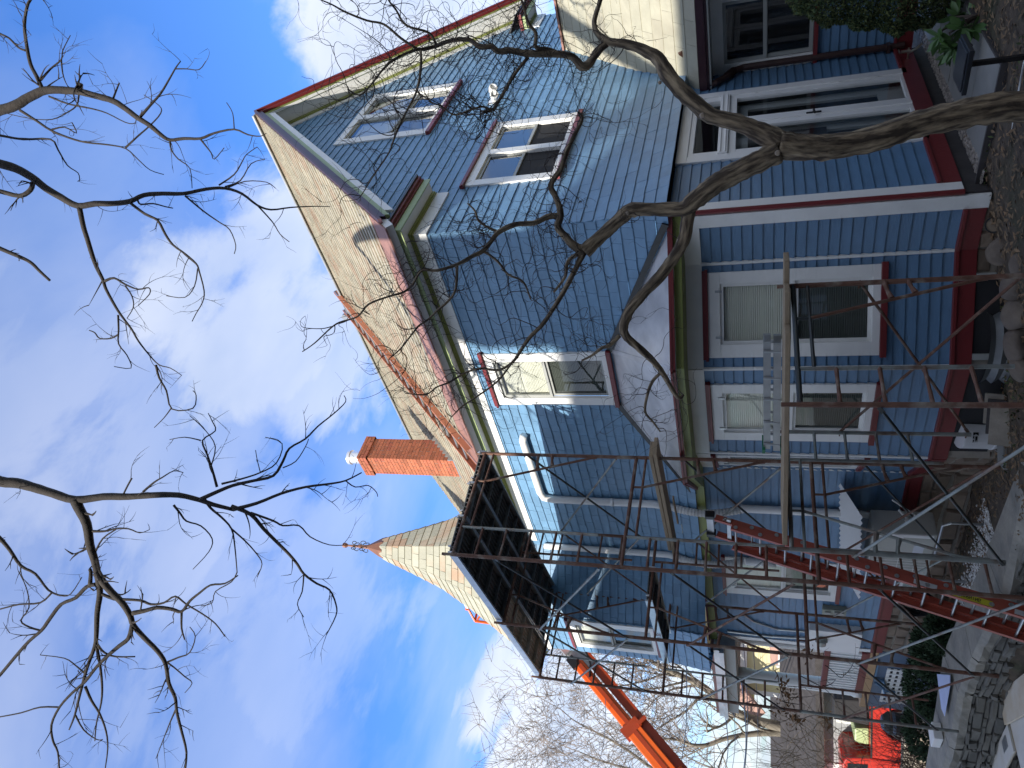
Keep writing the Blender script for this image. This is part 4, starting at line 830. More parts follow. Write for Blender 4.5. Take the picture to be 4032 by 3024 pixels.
for i, (nm) in enumerate(('outermost', 'middle', 'innermost')):
    deck(2.62, 4.82, -2.06+.5*i-0, -1.78+.5*i, 3.335, .475, f'{nm} dark scaffold deck of the top platform, first bay'); 
    deck(4.76, 7.25 if i == 0 else 7.0, -1.77+.5*i, -1.46+.5*i, 3.335+.03, .475, f'{nm} dark scaffold deck of the top platform, second bay', m='deck' if i else 'ply')
dk = deck(4.70, 7.02, -1.30, -1.04, 1.36, .48, 'aluminium deck with faded red stencil lettering at mid height', m='deck')
# the stencilled red letters on the deck's outer rail
def letters(txt, F, x, y, h, d, m, par, name='lettering'):
    segs = {'S': ((1, 1, 0, 1), (0, 1, 0, .5), (0, .5, 1, .5), (1, .5, 1, 0), (1, 0, 0, 0)), 'O': ((0, 0, 0, 1), (0, 1, 1, 1), (1, 1, 1, 0), (1, 0, 0, 0)), 'L': ((0, 1, 0, 0), (0, 0, 1, 0)), 'I': ((.5, 0, .5, 1),), 'T': ((0, 1, 1, 1), (.5, 1, .5, 0)), 'E': ((0, 0, 0, 1), (0, 1, 1, 1), (0, .5, .8, .5), (0, 0, 1, 0)), 'R': ((0, 0, 0, 1), (0, 1, 1, 1), (1, 1, 1, .5), (1, .5, 0, .5), (.3, .5, 1, 0)),
            '2': ((0, 1, 1, 1), (1, 1, 1, .5), (1, .5, 0, .5), (0, .5, 0, 0), (0, 0, 1, 0)), '8': ((0, 0, 0, 1), (0, 1, 1, 1), (1, 1, 1, 0), (1, 0, 0, 0), (0, .5, 1, .5)), '6': ((1, 1, 0, 1), (0, 1, 0, 0), (0, 0, 1, 0), (1, 0, 1, .5), (1, .5, 0, .5)), 'W': ((0, 1, .25, 0), (.25, 0, .5, .7), (.5, .7, .75, 0), (.75, 0, 1, 1)), 'V': ((0, 1, .5, 0), (.5, 0, 1, 1)), 'N': ((0, 0, 0, 1), (0, 1, 1, 0), (1, 0, 1, 1)), 'G': ((1, 1, 0, 1), (0, 1, 0, 0), (0, 0, 1, 0), (1, 0, 1, .5), (1, .5, .5, .5)), 'A': ((0, 0, .5, 1), (.5, 1, 1, 0), (.2, .4, .8, .4)), 'D': ((0, 0, 0, 1), (0, 1, .8, .9), (.8, .9, .8, .1), (.8, .1, 0, 0)), ' ': ()}
    q = MB(); w = h*.55; st = h*.16
    for c in txt:
        for a, b, c2, d2 in segs.get(c, ()):
            p0, p1 = Vector((x+a*w, y+b*h)), Vector((x+c2*w, y+d2*h)); dr = (p1-p0).normalized()*st/2; n = Vector((-dr.y, dr.x)); p0 -= dr*.8; p1 += dr*.8
            q.prism([(p0-n)[:], (p1-n)[:], (p1+n)[:], (p0+n)[:]], d, d+.0015, lambda X_, Y_, h_: F.p(X_, Y_, h_))
        x += w*1.45
    return q.build(name, m, par)
Fd = Fr((-1.78, 4.70, 1.36), (.26, 2.32, 0), (-1, .11, 0))
letters('SOLIDEO', Fr((-1.792, 4.70, 1.36), (.26, 2.32, 0), (-1, .11, 0)), 1.15, -.005, .06, .003, M['red'], dk)
def plank(a, b, w, h, label, m='plank', grp=None, up=(0, 0, 1)):
    q = MB(); q.bar(a, b, w, h, up); return tag(q.build('plank', M[m], bevel=.006), label, 'plank', grp)
plank((-1.12, 2.35, 1.13), (-.80, 5.25, 1.13), .24, .045, 'long weathered plank at mid height, lower of two stacked')
plank((-1.13, 2.40, 1.18), (-.86, 4.75, 1.18), .22, .045, 'long weathered plank at mid height, upper of two stacked')
plank((-.62, 4.0, 1.10), (-.50, 4.75, 1.10), .06, .02, 'short fresh-coloured board offcut between the mid planks and the wall')
plank((-1.20, -.25, -.235), (-1.92, 2.28, -.235), .23, .045, 'pale plank on the short scaffold, outermost of three'); plank((-1.46, -.12, -.235), (-2.15, 2.25, -.235), .23, .045, 'grey plank on the short scaffold, middle of three'); plank((-1.72, .1, -.235), (-2.38, 2.2, -.235), .23, .045, 'grey plank on the short scaffold, third from the wall')
# folded step ladder / aluminium pick on the planks
t_ = thing('folding_ladder', 'paint-spattered aluminium ladder lying folded on the short scaffold planks', 'ladder')
A_, B_ = Vector((-1.42, .55, -.17)), Vector((-1.68, 1.72, -.17))
for i, (dx, dz, nm) in enumerate(((0, 0, 'rail'), (.02, .09, 'rail'), (.13, .0, 'rail'), (.14, .09, 'rail'))):
    q = MB(); o_ = Vector((dx, 0, dz)); q.bar(A_+o_, B_+o_, .03, .065); q.build(nm, M['alu'], t_)
q = MB(); 
for k in (.06, .3, .5, .72, .94): c = A_.lerp(B_, k); q.tube([c+Vector((-.01, 0, -.03)), c+Vector((0, 0, .12))], .013, 8); q.tube([c+Vector((.12, 0, -.03)), c+Vector((.14, 0, .12))], .013, 8)
q.build('rungs', M['alu'], t_); q = MB(); q.bar(B_+Vector((-.02, 0, -.05)), B_+Vector((.16, .02, -.05)), .09, .03); q.bar(B_+Vector((-.03, 0, .12)), B_+Vector((.17, 0, .12)), .05, .03); q.build('green_foot', mat('green_plastic_foot', (.01, .14, .06), .5), t_)
# base blocks under the tower legs
boxm = mat('white_skinned_panel', (.62, .60, .54), .6, .08, 3, .15, 12, col2=(.50, .46, .38), c2=.6, c2scale=3)
t_ = thing('panel_crate', 'white skinned plywood crate carrying the left-hand scaffold leg', 'crate')
F = Fr((-1.99, 6.72, -3.56), (-.05, 1, 0), (-1, 0, 0)); q = MB(); F.box(q, 0, 1.6, .0, .50, 0, .02); F.box(q, 0, 1.6, .505, .53, -.02, .32); F.box(q, 0, .02, 0, .50, 0, .3); q.build('panel', boxm, t_, bevel=.003); q = MB(); F.box(q, -.001, 1.6, .49, .504, .0, .31); q.build('plywood_edge', M['ply'], t_)
q = MB(); F.box(q, .17, .37, .531, .54, .05, .2); q.build('base_plate', M['alu'], t_)
t_ = thing('leaning_panel', 'big plywood panel with white face leaning beside the crate', 'panel'); q = MB(); q.face([on(3949, 2720, (0, 0, 1), -3.04), on(3975, 2859, (0, 0, 1), -3.04), on(4060, 2740, (0, 0, 1), -3.0), on(4060, 2725, (0, 0, 1), -3.04)]); 
P = [Vector((-1.62, 6.62, -3.02)), Vector((-2.0, 6.70, -3.02)), Vector((-2.35, 5.3, -3.0)), Vector((-1.95, 5.2, -3.0))]; q = MB(); q.prism([(0, 0), (1, 0), (1, 1), (0, 1)], 0, .03, lambda x, y, h: P[0]*(1-x)*(1-y)+P[1]*x*(1-y)+P[2]*x*y+P[3]*(1-x)*y+Vector((0, 0, h))); q.build('panel', M['ply'], t_)
q = MB(); q.box(-2.6, -1.9, 5.5, 6.6, -3.56, -3.03) ; tag(q.build('trestle_box', boxm, bevel=.004), 'white sided box standing under the leaning plywood panel', 'box')
q = MB(); q.prism([(on(*p, (0, 0, 1), -2.42).x, on(*p, (0, 0, 1), -2.42).y) for p in ((3689, 2654), (3740, 2658), (3740, 2700), (3719, 2820), (3706, 2790))], -2.425, -2.42); tag(q.build('blue_sheet', mat('pale_blue_foam_sheet', (.55, .62, .85), .6, .05, 4)), 'pale blue white wedge-shaped sheet lying on the capstones', 'sheet')
q = MB(); c = on(3700, 2895, (0, 0, 1), -2.45); q.box(c.x-.12, c.x+.12, c.y-.16, c.y+.16, -2.46, -2.34); tag(q.build('white_box', M['white2'], bevel=.01), 'small white box standing at the far end of the capstones', 'box')
# ================================================================ LADDERS
def rail_ladder(name, label, A, B, wv, n0, off, mrail, depth=.085, web=.03, rungs=True, par=None, feet=False):
    root = thing(name, label, 'ladder') if par is None else par
    A, B, wv = Vector(A), Vector(B), Vector(wv); d = (B-A).normalized(); nn = wv.normalized().cross(d).normalized()
    for k in (0, 1):
        q = MB(); o_ = wv*k; s = 1 if k else -1; wn = wv.normalized()
        def slab(a0, a1, b0, b1): q.hexa([A+o_+wn*a0+nn*b0, A+o_+wn*a1+nn*b0, A+o_+wn*a1+nn*b1, A+o_+wn*a0+nn*b1, B+o_+wn*a0+nn*b0, B+o_+wn*a1+nn*b0, B+o_+wn*a1+nn*b1, B+o_+wn*a0+nn*b1])
        slab(-.004, .004, -depth/2, depth/2); slab(.004 if k == 0 else -.004-web, .004+web if k == 0 else -.004, -depth/2, -depth/2+.006); slab(.004 if k == 0 else -.004-web, .004+web if k == 0 else -.004, depth/2-.006, depth/2)
        q.build('rail', mrail, root)
    L_ = (B-A).length; x = n0
    while x < L_-.1:
        q = MB(); q.tube([A+d*x-wv.normalized()*.008, A+d*x+wv+wv.normalized()*.008], .0155, 8); q.build('rung', M['alu'], root)
        q = MB()
        if name == 'roof_ladder': x += .305; continue
        for k in (0, 1):
            c = A+d*x+wv*k; e = wv.normalized()*(.006 if k else -.006); q.lathe([(.026, 0), (.026, .004), (.016, .006), (.0, .002)], c+e*.8, 10, (e))
        q.build('rung_collar', M['alu'], root); x += .305
    return root, A, B, d, nn
T0, T1_ = 3.9, 4.28
rt, A_, B_, d_, nn = rail_ladder('extension_ladder', 'red extension ladder leaning up from the lower ground past the tower', (-.975, T0, .53), (-2.19, T0+.02, -3.5), (0, .40, 0), .16, 0, M['lred'])
rail_ladder('', '', A_+Vector((0, -.035, 0))+d_*.24+nn*.088, B_+Vector((0, -.035, 0))+nn*.088, (0, .47, 0), .05, 0, M['lred'], par=rt)
q = MB(); q.bar(Vector((-.95, T0-.03, .60)), Vector((-.95, T0+.44, .60)), .03, .09, up=d_); q.bar(Vector((-1.04, T0-.06, .36)), Vector((-1.04, T0+.5, .36)), .05, .03, up=nn); q.build('top_bracket', M['alu'], rt); q = MB()
for k in (0, 1): c = Vector((-.95, T0+.40*k, .60)); q.box(c.x-.05, c.x+.05, c.y-.035, c.y+.035, c.z-.06, c.z+.06)
q.build('rubber_end', M['black'], rt, bevel=.01)
Fl = Fr(A_+Vector((0, -.006, 0)), d_, (0, -1, 0), -nn if False else nn)
q = MB(); Fl.box(q, .10, .17, -.03, .02, .0, .002); q.build('number_sticker', M['white2'], rt); letters('28', Fl, .105, -.025, .04, .0025, M['black'], rt)
Fm = Fr(A_+Vector((0, -.041, 0))+d_*.24+nn*.088, d_, (0, -1, 0), nn)
q = MB(); Fm.box(q, 2.42, 2.80, -.034, .034, 0, .002); q.build('yellow_warning_label', mat('yellow_label', (.55, .50, .03), .5), rt); letters('WARNING', Fm, 2.50, -.018, .036, .0025, M['black'], rt)
q = MB(); Fm.box(q, 2.05, 2.28, -.03, .03, 0, .002); q.build('white_label', mat('grey_white_label', (.5, .5, .5), .5), rt); q = MB(); Fm.box(q, 3.0, 3.28, -.03, .03, 0, .002); q.build('white_label', mat('grey_white_label2', (.5, .5, .5), .5), rt)
rr_, A_, B_, d_, nn = rail_ladder('roof_ladder', 'orange brown ladder hooked over the ridge lying on the slate roof', (3.62, 3.37, 3.62+4.37), (-.40, 3.37, -.40+4.37), (0, .48, 0), .2, 0, mat('orange_brown_rail', (.42, .15, .075), .5, .1, 6), depth=.085)
q = MB(); 
for k in (0, 1): q.tube([(3.45, 3.37+.48*k, 7.86), (3.62, 3.37+.48*k, 8.02), (3.72, 3.37+.48*k, 7.85)], .012, 6)
q.tube([(3.50, 3.95, 7.98), (3.56, 3.95, 7.98)], .07, 14); q.build('ridge_hook', M['alu'], rr_)
q = MB(); q.tube([(.35+.12*sin(k*1.7), 3.7+.1*cos(k*2.1), .35+4.40+.1*sin(k*1.7)+.02*cos(k)) for k in range(16)], .010, 5); q.build('rope_bundle', M['mortar'], rr_)
# ================================================================ TREES
def smooth(P, n=3):
    out = []
    for i in range(len(P)-1):
        p0, p1, p2, p3 = P[max(i-1, 0)], P[i], P[i+1], P[min(i+2, len(P)-1)]
        for k in range(n):
            t = k/n; out.append(tuple(.5*((2*b)+(-a+c)*t+(2*a-5*b+4*c-d)*t*t+(-a+3*b-3*c+d)*t**3) for a, b, c, d in zip(p0, p1, p2, p3)))
    out.append(P[-1]); return out
def limb(mb, pts, rad, n=8, jit=0, sub=3):
    """pts: points in space; rad: radii at them"""
    Q = smooth([(*p, r) for p, r in zip(pts, rad)], sub); mb.tube([q[:3] for q in Q], [max(.0012, q[3]) for q in Q], n, jit=jit); return [(Vector(q[:3]), q[3]) for q in Q]
def rvec(r): return Vector((r.gauss(0, 1), r.gauss(0, 1), r.gauss(0, 1))).normalized()
def twig(mb, p, d, L, r0, rg_, curl, depth, seg=.05, up=0, kids=.5):
    pts = [p]; n = max(3, int(L/seg)); dd = d.normalized(); ax = rvec(rg_)
    for i in range(n):
        if rg_.random() < .35: ax = rvec(rg_)
        dd = (dd+ax*curl+Vector((0, 0, up))).normalized(); pts.append(pts[-1]+dd*(L/n))
        if depth > 0 and rg_.random() < kids/ n*4: twig(mb, pts[-1], (dd+rvec(rg_)*1.0).normalized(), L*rg_.uniform(.35, .7), r0*.62, rg_, curl, depth-1, seg, up, kids)
    mb.tube(pts, [r0*(1-.75*i/n) for i in range(n+1)], 4 if r0 < .008 else 5, cap=False)
# ---- contorted tree in front of the corner: (u, v, depth, radius in picture px)
ct = thing('contorted_tree', 'contorted leafless tree with rough bark and corkscrew twigs leaning before the house corner', 'tree')
def conv(L, z0, z1, k=1.0):
    n = len(L); out = []; rd = []
    for i, q in enumerate(L):
        d = z0+(z1-z0)*i/(n-1); out.append(at(q[0], q[1], d)); rd.append(q[2]*k*d/2851)
    return out, rd
TR = [(4330, 400, 78), (4200, 410, 70), (4100, 418, 64), (3960, 420, 59), (3800, 447, 56), (3613, 490, 51), (3450, 545, 48), (3273, 580, 48), (3150, 580, 50), (3060, 570, 56)]
LIMBS = [
 ([(3070, 560, 46), (2990, 520, 37), (2900, 482, 32), (2800, 455, 30), (2740, 410, 30), (2680, 355, 32), (2625, 290, 30), (2590, 230, 26), (2510, 186, 20), (2440, 170, 17), (2395, 162, 15), (2352, 130, 12), (2340, 80, 10), (2365, 0, 8), (2380, -60, 6)], 5.42, 5.7),
 ([(2400, 162, 15), (2355, 200, 16), (2320, 250, 17), (2290, 262, 18), (2255, 225, 14), (2200, 213, 14), (2070, 210, 13), (2016, 199, 13), (1962, 202, 12), (1936, 184, 11), (1889, 184, 10), (1853, 159, 9), (1817, 155, 9), (1763, 163, 8), (1719, 181, 8), (1672, 193, 7), (1636, 197, 6), (1600, 210, 5), (1542, 241, 5), (1500, 283, 4), (1458, 337, 3.5), (1416, 374, 3), (1368, 350, 2)], 5.65, 5.2),
 ([(2205, 213, 10), (2160, 195, 9), (2110, 185, 8), (2110, 130, 7), (2080, 90, 6), (2060, 20, 5), (2040, -40, 4)], 5.6, 5.3),
 ([(1639, 190, 5), (1579, 151, 5), (1512, 96, 4.5), (1446, 81, 4), (1362, 48, 4), (1307, 18, 3), (1265, 0, 2.5), (1200, -30, 2)], 5.25, 4.9),
 ([(1657, 199, 5), (1657, 271, 5), (1639, 362, 4.5), (1603, 434, 4), (1560, 524, 4), (1530, 603, 3), (1470, 693, 2.5), (1422, 771, 2)], 5.25, 5.0),
 ([(1720, 185, 5), (1690, 130, 5), (1600, 100, 4.5), (1560, 40, 4), (1530, 0, 3.5), (1520, -40, 3)], 5.3, 5.0),
 ([(1900, 440, 6), (1936, 434, 6), (1962, 401, 6.5), (1998, 340, 6.5), (2034, 282, 6.5), (2077, 228, 7)], 5.3, 5.5),
 ([(1936, 434, 5), (1900, 420, 4), (1860, 430, 4), (1790, 452, 3.5), (1740, 420, 3), (1690, 400, 2.5)], 5.3, 5.1),
 ([(3060, 600, 44), (2980, 640, 43), (2910, 675, 42), (2850, 705, 40), (2790, 745, 38), (2735, 790, 36), (2690, 822, 31), (2620, 825, 27), (2540, 824, 27), (2480, 830, 30), (2440, 862, 28), (2400, 900, 26), (2350, 945, 26), (2300, 990, 30)], 5.42, 5.8),
 ([(2715, 810, 28), (2705, 880, 26), (2690, 950, 25), (2650, 1020, 24), (2600, 1085, 23), (2530, 1160, 21), (2475, 1230, 20), (2455, 1290, 18), (2470, 1330, 16), (2510, 1365, 15), (2560, 1410, 13), (2610, 1470, 11), (2650, 1540, 9), (2675, 1568, 7), (2690, 1556, 5)], 5.62, 6.3),
 ([(2300, 990, 24), (2263, 970, 18), (2225, 930, 15), (2196, 892, 14), (2208, 844, 13), (2190, 780, 12), (2169, 729, 12), (2208, 663, 10), (2233, 591, 9), (2269, 518, 8), (2293, 464, 6), (2275, 440, 4)], 5.8, 5.6),
 ([(2204, 848, 12), (2156, 854, 12), (2102, 878, 11), (2029, 884, 11), (1963, 914, 10), (1933, 951, 9), (1903, 987, 9), (1855, 1011, 8), (1800, 1041, 7), (1722, 1065, 6), (1661, 1065, 5), (1625, 1119, 5), (1589, 1150, 4.5), (1529, 1168, 4), (1451, 1198, 4), (1408, 1246, 3.5), (1336, 1270, 3.5), (1300, 1294, 3), (1240, 1350, 2.5), (1190, 1385, 2)], 5.75, 5.2),
 ([(2296, 995, 15), (2275, 1040, 11), (2240, 1110, 10), (2200, 1180, 9.5), (2174, 1222, 9), (2132, 1282, 8.5), (2084, 1330, 8), (2047, 1385, 7), (2017, 1427, 6), (1963, 1457, 5), (1891, 1451, 5), (1830, 1469, 4), (1770, 1505, 4), (1722, 1523, 3), (1674, 1554, 3), (1595, 1548, 2)], 5.8, 5.6),
 ([(2275, 1000, 9), (2235, 1030, 7), (2225, 1090, 6), (2180, 1150, 4.5)], 5.8, 5.9),
 ([(1800, 1041, 6), (1794, 1138, 5), (1764, 1186, 5), (1722, 1222, 4.5), (1686, 1258, 4), (1650, 1282, 4), (1625, 1312, 3.5), (1577, 1373, 3), (1529, 1415, 2)], 5.6, 5.4),
 ([(1963, 914, 6), (1930, 900, 5), (1885, 870, 4.5), (1870, 830, 4), (1840, 800, 3)], 5.7, 5.6),
 ([(1903, 987, 5), (1960, 1030, 5), (2000, 1080, 4.5), (2060, 1110, 4), (2090, 1180, 3)], 5.65, 5.8),
 ([(2017, 1427, 4), (1960, 1500, 4), (1880, 1560, 3.5), (1820, 1600, 3), (1780, 1640, 2)], 5.65, 5.5),
 ([(2600, 1470, 6), (2570, 1500, 7), (2550, 1550, 6), (2540, 1620, 5), (2570, 1660, 4), (2600, 1700, 3)], 6.2, 6.3),
 ([(2440, 1320, 9), (2400, 1360, 8), (2370, 1370, 7), (2330, 1400, 5), (2290, 1420, 4)], 6.0, 6.1),
]
q = MB(); P, R = conv([(u, v, r) for u, v, r in TR], 5.40, 5.42); P[0].z = min(P[0].z, -2.2); trunkpts = limb(q, P, R, 14, jit=.10, sub=4)
allp = []
for L, z0, z1 in LIMBS:
    P, R = conv(L, z0, z1); allp.append(limb(q, P, R, 10, jit=.09 if R[0] > .02 else 0, sub=4))
q.build('trunk', M['bark'], ct, smooth=True)
q = MB(); r_ = random.Random(7)
for k, pl in enumerate(allp):
    n = len(pl); big = pl[0][1] > .05
    for i, (p, r) in enumerate(pl):
        pr_ = .10 if r > .03 else .42 if r > .012 else .85
        if k in (0, 8, 9) and i < n*.55: pr_ *= .35
        if k in (1, 2, 6, 7, 10): pr_ *= 2.5 if i < n*.6 else 1.5
        if k == 3 or k == 11 and i > n*.7: pr_ *= .4
        m_ = int(pr_)+(r_.random() < pr_ % 1)
        for _ in range(m_):
            d = rvec(r_); d.z += .25; d.normalize(); twig(q, p+d*r*.8, d, r_.uniform(.2, .72), r_.uniform(.0024, .0042), r_, .52, 2, .028, .04, .45)
q.build('twigs', M['twig'], ct)
q = MB()
for u, v, d, R_ in ((2765, 455, 5.42, .014), (2470, 840, 5.66, .010), (2598, 325, 5.44, .010), (3062, 602, 5.34, .014)):
    c = at(u, v, d-.10 if R_ < .02 else d-.12); ax = (CAM-c).normalized(); q.lathe([(R_*1.5, -.06), (R_*1.2, 0), (R_, .004), (0, .005)], c, 10, ax)
q.build('pruning_scar', mat('pale_cut_wood', (.30, .24, .18), .8, .2, 20), ct)
# ---- big bare tree overhead
st = thing('overhead_tree', 'big leafless tree whose dark limbs hang into the top of the view', 'tree')
SK = []
def Zm(x0, y0, f, pts): return [(x0+x*f, y0+y*f, r*f) for x, y, r in pts]
def ZR(x0, y0, f, xy, r0, r1): n = len(xy); return [(x0+x*f, y0+y*f, (r0+(r1-r0)*(i/(n-1))**.8)*f) for i, (x, y) in enumerate(xy)]
f1, f2, f3 = .6027, .6329, .6329
big = [
 ZR(0, 0, f1, [(-260, 800), (-120, 760), (0, 720), (100, 690), (200, 630), (300, 590), (420, 590), (520, 600), (640, 630), (740, 660), (820, 710), (900, 770), (980, 820), (1050, 880), (1110, 915), (1200, 905), (1310, 905), (1400, 870), (1530, 845), (1620, 880), (1700, 890), (1740, 870)], 34, 2),
 ZR(0, 0, f1, [(-420, 980), (-200, 1010), (0, 1070), (100, 1100), (210, 1160), (300, 1230), (400, 1290), (510, 1345), (620, 1330), (740, 1330), (850, 1315), (940, 1275), (1060, 1265), (1200, 1265), (1350, 1235), (1470, 1230), (1580, 1265), (1680, 1340), (1770, 1370), (1900, 1355), (2050, 1348), (2157, 1350)], 30, 2),
 ZR(0, 1000, f2, [(-420, 1280), (-200, 1340), (0, 1415), (100, 1425), (200, 1450), (330, 1490), (470, 1530), (640, 1510), (800, 1510), (960, 1500), (1110, 1500), (1240, 1530), (1330, 1560), (1450, 1590)], 36, 10)]
